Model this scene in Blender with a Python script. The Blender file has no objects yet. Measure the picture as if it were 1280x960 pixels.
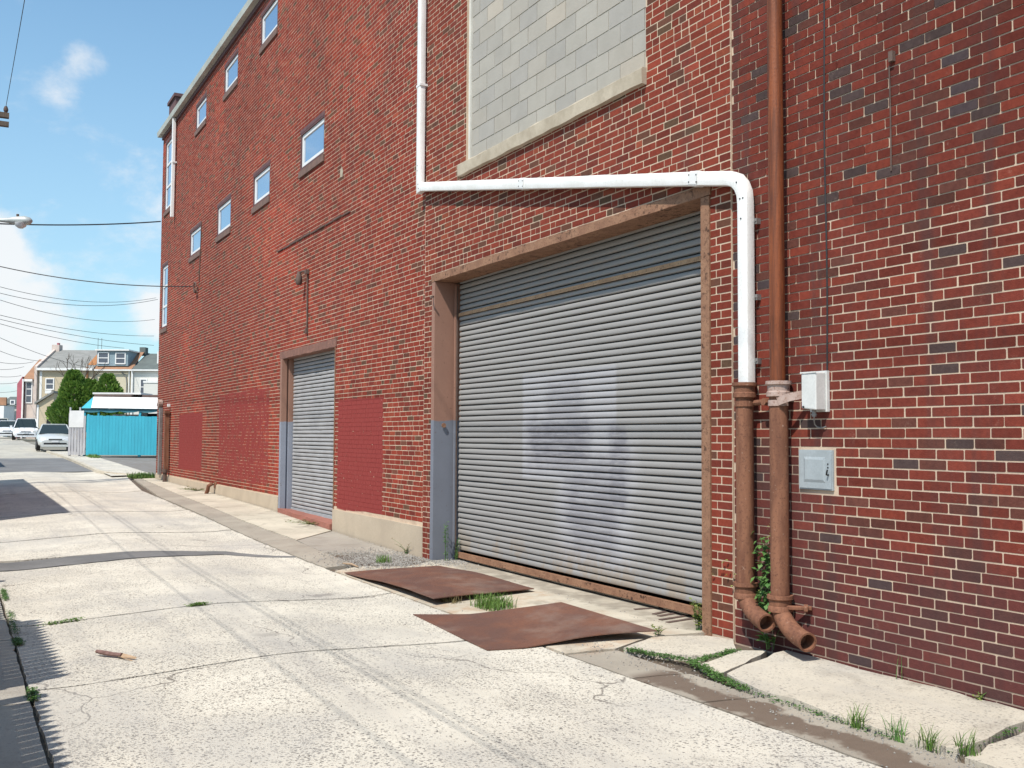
import bpy, bmesh, math, random
import numpy as np
from mathutils import Vector, Matrix
from mathutils.geometry import delaunay_2d_cdt
random.seed(7); rng = np.random.default_rng(7)
R_ = math.radians
sc = bpy.context.scene
COL = sc.collection
# ------------------------------------------------------------------ camera
EYE = Vector((0.0, -5.53, 1.47))
YAW = math.atan(700/1294.0); PITCH = math.atan(66.5/1294.0); ROLL = 0.0054
fh = Vector((-math.cos(YAW), math.sin(YAW), 0)); rt = Vector((math.sin(YAW), math.cos(YAW), 0)); up = Vector((0,0,1))
FW = fh*math.cos(PITCH)+up*math.sin(PITCH); UP = rt.cross(FW)
RR = rt*math.cos(ROLL)+UP*math.sin(ROLL); UU = UP*math.cos(ROLL)-rt*math.sin(ROLL)
cam_d = bpy.data.cameras.new('camera'); cam = bpy.data.objects.new('camera', cam_d); COL.objects.link(cam)
cam_d.sensor_fit = 'HORIZONTAL'; cam_d.sensor_width = 36; cam_d.lens = 1294/1280*36
cam_d.clip_start = 0.05; cam_d.clip_end = 5000
m3 = Matrix((RR, UU, -FW)).transposed()
cam.matrix_world = Matrix.Translation(EYE) @ m3.to_4x4()
sc.camera = cam
# ------------------------------------------------------------------ light
SUN_EL = 55.5; SUN_AZ = 150.0      # azimuth measured from +Y towards +X
sdir = Vector((math.sin(R_(SUN_AZ))*math.cos(R_(SUN_EL)), math.cos(R_(SUN_AZ))*math.cos(R_(SUN_EL)), math.sin(R_(SUN_EL))))
sl = bpy.data.lights.new('sun', 'SUN'); sl.energy = 5.0; sl.angle = R_(0.53); sl.color = (1.0, 0.945, 0.865)
so = bpy.data.objects.new('sun', sl); COL.objects.link(so); so.rotation_euler = (-sdir).to_track_quat('-Z', 'Y').to_euler(); so.location = (0, -20, 30)
sc.view_settings.view_transform = 'Standard'; sc.view_settings.look = 'None'
sc.view_settings.exposure = 0.12; sc.view_settings.gamma = 1; sc.view_settings.use_curve_mapping = False
w = bpy.data.worlds.new('World'); sc.world = w; w.use_nodes = True

class NT:
    """small node-graph helper"""
    def __init__(s, nt): s.nt = nt
    def n(s, t, **k):
        nd = s.nt.nodes.new(t)
        for a, b in k.items(): setattr(nd, a, b)
        return nd
    def put(s, sock, v):
        if isinstance(v, bpy.types.NodeSocket): s.nt.links.new(v, sock)
        elif isinstance(v, (tuple, list)) and len(v) == 3 and sock.type == 'RGBA': sock.default_value = (*v, 1)
        else: sock.default_value = v
    def math(s, op, a, b=0.0, c=None, clamp=False):
        nd = s.n('ShaderNodeMath', operation=op, use_clamp=clamp); s.put(nd.inputs[0], a); s.put(nd.inputs[1], b)
        if c is not None: s.put(nd.inputs[2], c)
        return nd.outputs[0]
    def mix(s, f, a, b, blend='MIX'):
        nd = s.n('ShaderNodeMix', data_type='RGBA', blend_type=blend); s.put(nd.inputs[0], f); s.put(nd.inputs[6], a); s.put(nd.inputs[7], b)
        return nd.outputs[2]
    def noise(s, vec, scale, detail=3.0, rough=0.55, dist=0.0):
        nd = s.n('ShaderNodeTexNoise'); s.put(nd.inputs['Vector'], vec); nd.inputs['Scale'].default_value = scale
        nd.inputs['Detail'].default_value = detail; nd.inputs['Roughness'].default_value = rough; nd.inputs['Distortion'].default_value = dist
        return nd.outputs[0]
    def voro(s, vec, scale, feature='F1', rnd=1.0):
        nd = s.n('ShaderNodeTexVoronoi', feature=feature); s.put(nd.inputs['Vector'], vec); nd.inputs['Scale'].default_value = scale
        nd.inputs['Randomness'].default_value = rnd
        return nd
    def ramp(s, v, a, b, ea=0.0, eb=1.0):
        nd = s.n('ShaderNodeMapRange', interpolation_type='SMOOTHSTEP'); s.put(nd.inputs[0], v)
        nd.inputs[1].default_value = a; nd.inputs[2].default_value = b; nd.inputs[3].default_value = ea; nd.inputs[4].default_value = eb
        return nd.outputs[0]
    def pos(s): return s.n('ShaderNodeNewGeometry').outputs['Position']
    def scl(s, vec, x, y, z):
        nd = s.n('ShaderNodeMapping'); s.put(nd.inputs[0], vec); nd.inputs['Scale'].default_value = (x, y, z); return nd.outputs[0]
    def xyz(s, vec):
        nd = s.n('ShaderNodeSeparateXYZ'); s.put(nd.inputs[0], vec); return nd.outputs
    def box(s, p, x0, x1, z0, z1, soft=0.03, axis=2, wob=None):
        """mask of a rectangle in world x and z (or y)"""
        q = s.xyz(p); X = q[0]; Z = q[axis]
        if wob is not None: X = s.math('ADD', X, wob); Z = s.math('ADD', Z, wob)
        a = s.math('MULTIPLY', s.ramp(X, x0-soft, x0+soft), s.ramp(X, x1-soft, x1+soft, 1, 0))
        b = s.math('MULTIPLY', s.ramp(Z, z0-soft, z0+soft), s.ramp(Z, z1-soft, z1+soft, 1, 0))
        return s.math('MULTIPLY', a, b)

# sky with clouds
g = NT(w.node_tree); w.node_tree.nodes.clear()
sky = g.n('ShaderNodeTexSky', sky_type='NISHITA', sun_disc=False, sun_elevation=R_(SUN_EL), sun_rotation=R_(SUN_AZ), air_density=1.0, dust_density=0.6, ozone_density=1.4)
vec = g.n('ShaderNodeTexCoord').outputs['Generated']
sx = g.xyz(vec); el = sx[2]
cv = g.scl(vec, 1, 1, 1.6)
c1 = g.noise(cv, 3.1, 8, 0.6, 0.25); c2 = g.noise(cv, 9.0, 7, 0.62, 0.3)
low = g.ramp(el, 0.0, 0.36, 0.07, 0.0)
for dx, dy, dz, wd, am in ((-.935, .03, .35, .06, .09), (-.942, .097, .322, .022, .13), (-.952, .075, .297, .02, .12), (-.957, .035, .29, .03, .10), (-.985, .012, .158, .035, .26), (-.994, .053, .09, .05, .14), (-.978, .165, .110, .03, .26)):   # the clouds seen over the alley
    dn = g.n('ShaderNodeVectorMath', operation='DISTANCE'); g.put(dn.inputs[0], vec); v_ = Vector((dx, dy, dz)).normalized(); dn.inputs[1].default_value = v_
    low = g.math('ADD', low, g.ramp(dn.outputs['Value'], wd*.3, wd*1.5, am, 0.0))
den = g.math('ADD', g.math('ADD', c1, g.math('MULTIPLY', g.math('SUBTRACT', c2, 0.5), 0.5)), low)
cm = g.ramp(den, 0.53, 0.72)
cm = g.math('MULTIPLY', cm, g.ramp(el, -0.02, 0.7, 0.95, 0.55))
skc = g.mix(1.0, sky.outputs[0], (1.42, 1.76, 1.72), 'MULTIPLY')
skc = g.mix(g.ramp(el, 0.0, 0.5, 0.55, 0.0), skc, (3.9, 5.7, 7.1))
out = g.mix(cm, skc, (8.3, 8.4, 8.5))
bg = g.n('ShaderNodeBackground'); g.put(bg.inputs[0], out); bg.inputs[1].default_value = 0.105
wo = g.n('ShaderNodeOutputWorld'); g.nt.links.new(bg.outputs[0], wo.inputs[0])

# ------------------------------------------------------------------ materials
def new_mat(name):
    m = bpy.data.materials.new(name); m.use_nodes = True; nt = m.node_tree; nt.nodes.clear(); q = NT(nt)
    b = q.n('ShaderNodeBsdfPrincipled'); o = q.n('ShaderNodeOutputMaterial'); nt.links.new(b.outputs[0], o.inputs[0])
    return m, q, b
def bump(q, b, h, strength=0.4, dist=0.01):
    nd = q.n('ShaderNodeBump'); nd.inputs['Strength'].default_value = strength; nd.inputs['Distance'].default_value = dist
    q.put(nd.inputs['Height'], h); q.put(b.inputs['Normal'], nd.outputs[0])
def simple(name, c1, c2=None, scale=4.0, rough=0.75, metal=0.0, bs=0.25, bscale=60, spec=0.4, streak=None):
    m, q, b = new_mat(name); p = q.pos()
    c2 = c2 or tuple(x*0.75 for x in c1)
    v = p if streak is None else q.scl(p, *streak)
    f = q.ramp(q.noise(v, scale, 6, 0.62), 0.33, 0.68)
    fine = q.noise(p, bscale, 3, 0.6)
    col = q.mix(f, c1, c2)
    col = q.mix(q.ramp(fine, 0.35, 0.7, 0.0, 0.35), col, tuple(x*0.7 for x in c1))
    q.put(b.inputs['Base Color'], col); b.inputs['Roughness'].default_value = rough; b.inputs['Metallic'].default_value = metal
    b.inputs['Specular IOR Level'].default_value = spec
    if bs: bump(q, b, fine, bs, 0.004)
    return m
M = {}
PAINT = [(-29.66, -26.65, 0.57, 2.05), (-24.8, -20.45, 0.49, 2.44), (-16.25, -14.24, 0.31, 2.06)]
def paint_mask(q, p, holes=True):
    wb = q.math('MULTIPLY', q.math('SUBTRACT', q.noise(q.scl(p, .8, 1, 14.7), 1.0, 3), 0.5), 0.22)
    ms = [q.box(p, *r, soft=0.015, wob=wb) for r in PAINT]
    t = q.math('MAXIMUM', q.math('MAXIMUM', ms[0], ms[1]), ms[2])
    if holes:
        h = q.ramp(q.noise(p, 14, 5, 0.7), 0.32, 0.38)
        # the middle patch is rolled on thinly: more bare spots
        thin = q.math('MULTIPLY', ms[1], q.ramp(q.noise(p, 5, 4, 0.7), 0.45, 0.58))
        thin = q.math('MULTIPLY', thin, q.ramp(q.noise(p, 30, 3, 0.7), 0.42, 0.55))
        t = q.math('MULTIPLY', t, h)
        t = q.math('MULTIPLY', t, q.math('SUBTRACT', 1.0, thin))
    return t
def brick_mat(name, per_object):
    m, q, b = new_mat(name); p = q.pos()
    if per_object: col = q.n('ShaderNodeObjectInfo').outputs['Color']
    else: col = q.n('ShaderNodeAttribute', attribute_name='tint', attribute_type='GEOMETRY').outputs['Color']
    f1 = q.noise(p, 26, 5, 0.65); f2 = q.noise(p, 150, 3, 0.6)
    col = q.mix(q.ramp(f1, 0.35, 0.72, 0.0, 0.55), col, q.mix(1.0, col, (0.62, 0.58, 0.62), 'MULTIPLY'))
    col = q.mix(q.ramp(f2, 0.58, 0.78, 0.0, 0.25), col, (0.28, 0.10, 0.07))
    # old mortar smears
    sm = q.math('MULTIPLY', q.ramp(q.noise(p, 7, 5, 0.7), 0.6, 0.72), q.ramp(f2, 0.45, 0.6))
    col = q.mix(q.math('MULTIPLY', sm, 0.2), col, (0.5, 0.36, 0.28))
    # soot and damp near the foot of the old wall and behind the pipes
    xs = q.xyz(p)
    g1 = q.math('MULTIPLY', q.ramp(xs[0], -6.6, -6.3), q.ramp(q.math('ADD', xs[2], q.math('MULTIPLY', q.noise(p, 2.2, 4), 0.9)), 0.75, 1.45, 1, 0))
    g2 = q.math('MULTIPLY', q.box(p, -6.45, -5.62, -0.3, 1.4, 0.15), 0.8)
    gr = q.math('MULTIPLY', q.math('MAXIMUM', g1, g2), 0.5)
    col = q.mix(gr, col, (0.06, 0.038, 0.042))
    st = q.math('MULTIPLY', q.ramp(q.noise(q.scl(p, 5, 5, 0.35), 1.0, 5, 0.6), 0.5, 0.75), 0.3)
    col = q.mix(st, col, (0.085, 0.045, 0.04))
    so_ = q.math('MULTIPLY', q.ramp(q.noise(q.scl(p, 3.2, 1, .22), 1.0, 4, 0.55), 0.52, 0.66, 0, .5), q.ramp(xs[0], -6.5, -6.4, .35, 1))
    col = q.mix(so_, col, (0.06, 0.036, 0.034))
    pm = paint_mask(q, p)
    col = q.mix(pm, col, (0.25, 0.046, 0.041))
    q.put(b.inputs['Base Color'], col); b.inputs['Roughness'].default_value = 0.9; b.inputs['Specular IOR Level'].default_value = 0.12
    bump(q, b, q.math('ADD', q.math('MULTIPLY', f2, 0.5), f1), 0.6, 0.006)
    return m
M['brick'] = brick_mat('brick_clay', False); M['brick_one'] = brick_mat('brick_clay_single', True)
def mortar_mat():
    m, q, b = new_mat('mortar'); p = q.pos(); f = q.noise(p, 3.0, 6, 0.65); f2 = q.noise(p, 90, 3)
    col = q.mix(q.ramp(f, 0.3, 0.7), (0.64, 0.50, 0.365), (0.47, 0.355, 0.26))
    xs = q.xyz(p)
    old = q.math('MULTIPLY', q.ramp(xs[0], -6.52, -6.45), q.ramp(q.noise(p, 1.3, 4), 0.4, 0.65, 0.15, 0.6))
    col = q.mix(old, col, (0.47, 0.36, 0.28))
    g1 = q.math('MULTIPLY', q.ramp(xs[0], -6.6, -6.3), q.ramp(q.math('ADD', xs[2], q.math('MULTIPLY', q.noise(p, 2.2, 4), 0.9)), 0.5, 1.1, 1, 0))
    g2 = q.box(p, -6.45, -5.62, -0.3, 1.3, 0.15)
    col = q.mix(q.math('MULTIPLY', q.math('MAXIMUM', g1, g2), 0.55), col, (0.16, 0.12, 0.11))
    col = q.mix(q.ramp(f2, 0.4, 0.7, 0, 0.3), col, (0.4, 0.3, 0.25))
    pm = paint_mask(q, p)
    col = q.mix(pm, col, (0.235, 0.042, 0.038))
    q.put(b.inputs['Base Color'], col); b.inputs['Roughness'].default_value = 0.95; b.inputs['Specular IOR Level'].default_value = 0.1
    bump(q, b, f2, 0.5, 0.004); return m
M['mortar'] = mortar_mat()
def concrete(name, ca, cb, speck=0.0, stain=0.0, wet=False, dirt=(0.2, 0.165, 0.13)):
    m, q, b = new_mat(name); p = q.pos()
    n1 = q.noise(p, 0.9, 7, 0.62); n2 = q.noise(p, 11, 5, 0.65); n3 = q.noise(p, 140, 3, 0.6)
    col = q.mix(q.ramp(n1, 0.32, 0.68), ca, cb)
    col = q.mix(q.ramp(n2, 0.5, 0.78, 0, 0.35), col, tuple(x*0.72 for x in cb))
    col = q.mix(q.ramp(n3, 0.52, 0.75, 0, 0.3), col, tuple(x*0.6 for x in cb))
    h = n3
    if speck:
        d = q.noise(p, 1.1, 3, 0.6, 0.4)
        for sc_, th, rr, st in ((40, 0.42, 0.5, 0.9), (21, 0.25, 0.7, 1.0), (75, 0.42, 0.42, 0.75)):
            v = q.voro(q.scl(p, 1, 1, 0.2), sc_); rc = q.xyz(v.outputs['Color'])
            wb = q.math('MULTIPLY', q.math('SUBTRACT', q.noise(p, 130, 2), 0.5), 0.25)
            s_ = q.ramp(q.math('ADD', v.outputs['Distance'], wb), th*0.55, th, 1, 0)
            gate = q.ramp(q.math('ADD', rc[0], q.math('MULTIPLY', q.math('SUBTRACT', d, 0.5), 2.6)), rr, rr+0.1)
            s_ = q.math('MULTIPLY', q.math('MULTIPLY', s_, gate), st*speck)
            dk = q.mix(rc[1], (0.085, 0.08, 0.078), (0.2, 0.17, 0.15))
            col = q.mix(s_, col, dk); h = q.math('SUBTRACT', h, q.math('MULTIPLY', s_, 1.2))
        # rubbed-in tyre grey along the lane
        tr = q.noise(q.scl(p, 0.16, 2.6, 1), 1.0, 5, 0.6)
        col = q.mix(q.ramp(tr, 0.5, 0.72, 0, 0.42), col, (0.33, 0.31, 0.29))
    if stain:
        rs_ = q.box(p, -9.2, -6.75, -2.0, -.25, .18, axis=1, wob=q.math('MULTIPLY', q.math('SUBTRACT', q.noise(p, 3, 4), .5), .5)); rs2 = q.box(p, -12.1, -9.1, -1.5, -.1, .15, axis=1, wob=q.math('MULTIPLY', q.math('SUBTRACT', q.noise(p, 3, 4), .5), .4))
        col = q.mix(q.math('MULTIPLY', q.math('MAXIMUM', rs_, rs2), q.ramp(q.noise(p, 5, 5, .7), .42, .66, 0, .45)), col, (0.36, 0.19, 0.09))
        s1 = q.ramp(q.noise(p, 2.3, 6, 0.68, 0.5), 0.5, 0.72, 0, stain)
        col = q.mix(s1, col, dirt)
        xs = q.xyz(p)
        # grime collected against the foot of the walls
        s2 = q.math('MULTIPLY', q.ramp(q.math('ADD', xs[1], q.math('MULTIPLY', n2, 0.3)), 0.0, 0.2), q.ramp(q.noise(p, 3.5, 4), 0.35, 0.6, 0.15, 0.6))
        col = q.mix(s2, col, (0.17, 0.14, 0.11))
    if speck > .5:
        # long wandering hairline cracks and old oil drips
        wp_ = q.n('ShaderNodeVectorMath', operation='ADD'); q.put(wp_.inputs[0], p); nz_ = q.n('ShaderNodeTexNoise'); q.put(nz_.inputs['Vector'], p); nz_.inputs['Scale'].default_value = 1.6; nz_.inputs['Detail'].default_value = 6
        sc_n = q.n('ShaderNodeVectorMath', operation='SCALE'); q.put(sc_n.inputs[0], nz_.outputs['Color']); sc_n.inputs['Scale'].default_value = .9; q.put(wp_.inputs[1], sc_n.outputs[0])
        ve = q.voro(q.scl(wp_.outputs[0], 1, 1, 0), 0.42, 'DISTANCE_TO_EDGE')
        ck = q.math('MULTIPLY', q.ramp(ve.outputs['Distance'], 0.001, 0.006, 1, 0), q.ramp(q.noise(p, .55, 3), 0.48, 0.56))
        col = q.mix(q.math('MULTIPLY', ck, .75), col, (0.12, 0.1, 0.085)); h = q.math('SUBTRACT', h, ck)
        oil = q.ramp(q.noise(p, 1.7, 4, 0.5), 0.68, 0.76, 0, .45); col = q.mix(oil, col, (0.2, 0.18, 0.16))
        gy = q.ramp(q.noise(p, .45, 4, 0.6), 0.45, 0.65, 0, .4); col = q.mix(gy, col, (0.42, 0.405, 0.38))
    rough = 0.9
    q.put(b.inputs['Base Color'], col)
    if wet:
        wv = q.math('MULTIPLY', q.math('SUBTRACT', q.noise(p, 2.6, 5, 0.6), 0.5), 0.55)
        xs = q.xyz(p)
        yy = q.math('ADD', xs[1], wv)
        band = q.math('MULTIPLY', q.ramp(yy, -1.40, -1.33), q.ramp(yy, -1.14, -1.08, 1, 0))
        band = q.math('MULTIPLY', band, q.math('MULTIPLY', q.ramp(xs[0], -6.05, -5.85), q.ramp(q.noise(p, 1.2, 3), 0.28, 0.36)))
        col = q.mix(q.math('MULTIPLY', band, 0.9), col, q.mix(n2, (0.105, 0.075, 0.056), (0.165, 0.12, 0.09)))
        q.put(b.inputs['Base Color'], col)
        q.put(b.inputs['Roughness'], q.math('SUBTRACT', 0.9, q.math('MULTIPLY', band, 0.3)))
    else: b.inputs['Roughness'].default_value = rough
    b.inputs['Specular IOR Level'].default_value = 0.25
    bump(q, b, q.math('ADD', h, q.math('MULTIPLY', n2, 0.6)), 0.55, 0.008)
    return m
M['road'] = concrete('road_concrete', (0.63, 0.585, 0.495), (0.53, 0.488, 0.412), speck=0.9)
M['apron'] = concrete('apron_concrete', (0.56, 0.50, 0.40), (0.44, 0.39, 0.31), stain=0.55)
M['apron_speck'] = concrete('apron_old_concrete', (0.57, 0.515, 0.42), (0.47, 0.42, 0.34), speck=0.55, stain=0.35)
M['apron_grey'] = concrete('apron_grey_concrete', (0.36, 0.325, 0.275), (0.29, 0.26, 0.22), stain=0.5)
M['gutter'] = concrete('gutter_concrete', (0.37, 0.33, 0.27), (0.29, 0.255, 0.21), stain=0.4, wet=True)
M['walk'] = concrete('walk_concrete', (0.48, 0.45, 0.38), (0.38, 0.35, 0.3), speck=0.25, stain=0.3)
M['asphalt'] = concrete('asphalt', (0.2, 0.2, 0.2), (0.15, 0.15, 0.152), stain=0.25)
M['lot'] = concrete('lot_asphalt', (0.26, 0.255, 0.25), (0.21, 0.205, 0.2), stain=0.2)
M['patch'] = concrete('patch_asphalt', (0.19, 0.185, 0.18), (0.13, 0.128, 0.126))
M['earth'] = simple('earth', (0.14, 0.105, 0.075), (0.085, 0.065, 0.05), 5, 0.95)
M['ground'] = simple('open_ground', (0.24, 0.22, 0.18), (0.17, 0.17, 0.13), 0.2, 0.95)
M['gravel'] = simple('gravel', (0.36, 0.34, 0.31), (0.17, 0.15, 0.13), 14, 0.95, bs=0.6)
def shutter_mat():
    m, q, b = new_mat('shutter_paint'); p = q.pos()
    col = q.mix(q.noise(q.scl(p, 0.5, 1, 6), 2, 5, 0.6), (0.295, 0.285, 0.275), (0.23, 0.222, 0.214))
    wb = q.math('MULTIPLY', q.math('SUBTRACT', q.noise(p, 4, 4, 0.65), 0.5), 0.35)
    pale = q.math('MULTIPLY', q.math('MAXIMUM', q.box(p, -10.55, -8.62, 1.0, 2.2, 0.03, wob=q.math('MULTIPLY', wb, 0.12)), q.box(p, -9.75, -8.3, 0.15, 1.5, 0.2, wob=wb)), 0.45)
    col = q.mix(pale, col, (0.385, 0.385, 0.415))
    smear = q.ramp(q.noise(q.scl(p, .9, 1, 9), 2.4, 6, 0.75), 0.36, 0.54, 0.25, 1.0)
    d1 = q.math('MAXIMUM', q.box(p, -10.4, -9.1, 1.18, 1.68, 0.14, wob=wb), q.math('MULTIPLY', q.box(p, -10.0, -9.25, 1.6, 2.1, 0.12, wob=wb), 0.6))
    d2 = q.math('MAXIMUM', q.math('MULTIPLY', q.box(p, -9.55, -8.62, 0.3, 1.25, 0.16, wob=wb), 0.75), q.box(p, -8.75, -8.42, 0.75, 1.6, 0.09, wob=wb))
    dk = q.math('MULTIPLY', q.math('MULTIPLY', q.math('MAXIMUM', d1, d2), smear), 0.62)
    col = q.mix(dk, col, (0.10, 0.095, 0.115))
    xs = q.xyz(p)
    # road dust and rust creeping up from the bottom bar
    rd = q.math('MULTIPLY', q.ramp(xs[2], 0.05, 0.42, 1, 0), q.ramp(q.noise(q.scl(p, 2, 1, 1), 2.0, 5, 0.7), 0.45, 0.62))
    col = q.mix(q.math('MULTIPLY', rd, 0.6), col, (0.27, 0.21, 0.15))
    tp = q.math('MULTIPLY', q.ramp(xs[2], 2.9, 3.3), q.ramp(q.noise(q.scl(p, 1.4, 1, 5), 2.0, 5, 0.7), 0.5, 0.65))
    col = q.mix(q.math('MULTIPLY', tp, 0.4), col, (0.3, 0.24, 0.19))
    q.put(b.inputs['Base Color'], col); b.inputs['Roughness'].default_value = 0.6; b.inputs['Specular IOR Level'].default_value = 0.25
    return m
M['shutter'] = shutter_mat()
M['shutter2'] = simple('shutter_grey', (0.35, 0.345, 0.345), (0.285, 0.28, 0.28), 3, 0.6, bs=0)
M['dark'] = simple('dark_gap', (0.02, 0.018, 0.018), rough=0.8)
def jamb_mat(zc, name, gl=1.0):
    m, q, b = new_mat(name); p = q.pos(); xs = q.xyz(p)
    n = q.noise(p, 3, 5, 0.6)
    br = q.mix(n, (0.31, 0.165, 0.115), (0.235, 0.125, 0.09)); gy = q.mix(n, tuple(gl*c for c in (0.18, 0.195, 0.235)), tuple(gl*c for c in (0.145, 0.155, 0.185)))
    lim = q.math('ADD', xs[2], q.math('MULTIPLY', q.math('SUBTRACT', q.noise(p, 6, 3), 0.5), 0.05))
    col = q.mix(q.ramp(lim, zc-0.01, zc+0.01), gy, br)
    ch = q.math('MULTIPLY', q.ramp(q.noise(p, 24, 5, 0.7), 0.62, 0.68), q.ramp(q.noise(p, 2.1, 3), 0.42, 0.6))
    col = q.mix(ch, col, (0.1, 0.05, 0.03))
    q.put(b.inputs['Base Color'], col); b.inputs['Roughness'].default_value = 0.65; return m
M['jamb'] = jamb_mat(1.68, 'door_frame_paint')
def rust_mat(name, a, bcol, c, rough=0.8, sc1=6.0, streak=(1, 1, 1), hi=None):
    m, q, b = new_mat(name); p = q.pos(); v = q.scl(p, *streak)
    n1 = q.noise(v, sc1, 6, 0.68, 0.3); n2 = q.noise(p, 55, 4, 0.65); n3 = q.noise(p, 240, 2)
    col = q.mix(q.ramp(n1, 0.35, 0.65), a, bcol); col = q.mix(q.ramp(n2, 0.52, 0.68, 0, 0.75 if name != 'white_pipe_paint' else 0.3), col, c)
    if name == 'frame_rust':
        cp = q.math('MULTIPLY', q.ramp(q.noise(p, 17, 6, 0.72), 0.55, 0.6), q.ramp(q.noise(p, 1.6, 3), 0.42, 0.6)); col = q.mix(cp, col, (0.06, 0.028, 0.018))
    if hi: col = q.mix(q.ramp(q.noise(p, 38, 4, 0.7), 0.66, 0.7, 0, 0.8), col, hi)
    q.put(b.inputs['Base Color'], col); b.inputs['Roughness'].default_value = rough; b.inputs['Specular IOR Level'].default_value = 0.3
    bump(q, b, q.math('ADD', n2, q.math('MULTIPLY', n3, 0.5)), 0.6, 0.004); return m
M['frame_rust'] = rust_mat('frame_rust', (0.30, 0.165, 0.10), (0.225, 0.115, 0.07), (0.09, 0.042, 0.025))
M['iron'] = rust_mat('cast_iron_paint', (0.235, 0.105, 0.06), (0.15, 0.064, 0.038), (0.10, 0.042, 0.027), 0.8, 5.0, (3, 3, .5), hi=(0.42, 0.32, 0.25))
M['iron_pale'] = rust_mat('cast_iron_pale', (0.42, 0.32, 0.28), (0.32, 0.22, 0.18), (0.2, 0.1, 0.07))
M['rustpipe'] = rust_mat('rust_pipe', (0.235, 0.066, 0.022), (0.085, 0.027, 0.014), (0.14, 0.04, 0.018), 0.55, 2.2, (9, 9, 0.5))
M['conduit'] = rust_mat('old_conduit', (0.13, 0.09, 0.075), (0.09, 0.06, 0.05), (0.16, 0.1, 0.07))
def plate_mat():
    m, q, b = new_mat('rusty_plate'); p = q.pos()
    n1 = q.noise(p, 2.2, 6, 0.65, 0.4); n2 = q.noise(p, 40, 4, 0.65)
    col = q.mix(q.ramp(n1, 0.33, 0.68), (0.125, 0.062, 0.046), (0.185, 0.078, 0.046)); col = q.mix(q.ramp(n2, 0.5, 0.7, 0, 0.6), col, (0.09, 0.045, 0.035))
    dust = q.ramp(q.noise(p, 2.3, 6, 0.68), 0.46, 0.72, 0, 0.45); col = q.mix(dust, col, (0.27, 0.2, 0.16))
    q.put(b.inputs['Base Color'], col); b.inputs['Roughness'].default_value = 0.62; b.inputs['Metallic'].default_value = 0.1
    r = q.n('ShaderNodeMapping'); q.put(r.inputs[0], p); r.inputs['Rotation'].default_value = (0, 0, R_(45)); r.inputs['Scale'].default_value = (38, 38, 1)
    ck = q.n('ShaderNodeTexBrick'); q.put(ck.inputs[0], r.outputs[0]); ck.inputs['Scale'].default_value = 1.0
    ck.inputs['Mortar Size'].default_value = 0.09
    bump(q, b, q.math('ADD', q.math('MULTIPLY', ck.outputs['Fac'], -0.7), n2), 0.6, 0.004); return m
M['plate'] = plate_mat()
M['white'] = simple('white_paint', (0.8, 0.79, 0.77), (0.72, 0.71, 0.69), 2.2, 0.42, bs=0)
M['whitepipe'] = rust_mat('white_pipe_paint', (0.82, 0.81, 0.79), (0.73, 0.715, 0.68), (0.52, 0.48, 0.42), 0.45, 1.6, (2, 2, .8))
M['box_white'] = simple('box_white', (0.66, 0.66, 0.64), (0.58, 0.58, 0.56), 6, 0.45, bs=0)
M['panel'] = simple('hatch_paint', (0.36, 0.40, 0.42), (0.30, 0.335, 0.35), 5, 0.5, bs=0.05)
M['steel'] = simple('galvanised', (0.3, 0.29, 0.28), (0.2, 0.19, 0.18), 14, 0.5, 0.5)
M['stucco'] = simple('stucco', (0.50, 0.415, 0.31), (0.42, 0.345, 0.26), 1.6, 0.9, bs=0.3)
M['tan_bar'] = rust_mat('tan_bar', (0.46, 0.30, 0.18), (0.36, 0.22, 0.13), (0.13, 0.07, 0.04))
M['stone'] = simple('stone_sill', (0.50, 0.43, 0.33), (0.36, 0.30, 0.22), 3.5, 0.85, bs=0.4)
M['doorstep'] = simple('doorstep_paint', (0.33, 0.125, 0.09), (0.24, 0.1, 0.075), 4, 0.8)
M['reveal'] = simple('window_reveal', (0.15, 0.075, 0.075), (0.1, 0.055, 0.058), 9, 0.85)
M['sillbrick'] = simple('window_sill_brick', (0.2, 0.12, 0.095), (0.13, 0.085, 0.07), 7, 0.85)
M['gutterpaint'] = simple('gutter_paint', (0.55, 0.56, 0.5), (0.42, 0.43, 0.38), 2, 0.6, bs=0.05)
M['roof'] = simple('roof_felt', (0.12, 0.12, 0.12), rough=0.9)
M['lintel'] = rust_mat('lintel_paint', (0.24, 0.12, 0.09), (0.18, 0.095, 0.075), (0.1, 0.055, 0.045), 0.9)
def block_mat():
    m, q, b = new_mat('cinder_block'); p = q.pos(); t = q.n('ShaderNodeObjectInfo').outputs['Color']
    n1 = q.noise(p, 5, 5, 0.6); n2 = q.noise(p, 160, 3, 0.6)
    col = q.mix(q.ramp(n1, 0.3, 0.75, 0, 0.4), t, q.mix(1.0, t, (0.78, 0.78, 0.76), 'MULTIPLY'))
    col = q.mix(q.ramp(n2, 0.5, 0.75, 0, 0.3), col, q.mix(1.0, t, (0.6, 0.6, 0.6), 'MULTIPLY'))
    q.put(b.inputs['Base Color'], col); b.inputs['Roughness'].default_value = 0.92; bump(q, b, n2, 0.6, 0.004); return m
M['block'] = block_mat()
M['blockmortar'] = simple('block_mortar', (0.66, 0.64, 0.58), (0.56, 0.54, 0.49), 4, 0.95)
def glass_mat(name, base, metal=0.75, rough=0.04):
    m, q, b = new_mat(name); q.put(b.inputs['Base Color'], base); b.inputs['Metallic'].default_value = metal; b.inputs['Roughness'].default_value = rough; return m
M['glass'] = glass_mat('window_glass', (0.50, 0.60, 0.73), 0.9, 0.03)
M['darkglass'] = glass_mat('dark_glass', (0.02, 0.03, 0.03), 0.0, 0.12)
M['housepane'] = glass_mat('house_glass', (0.10, 0.11, 0.14), 0.2, 0.1)
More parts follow.
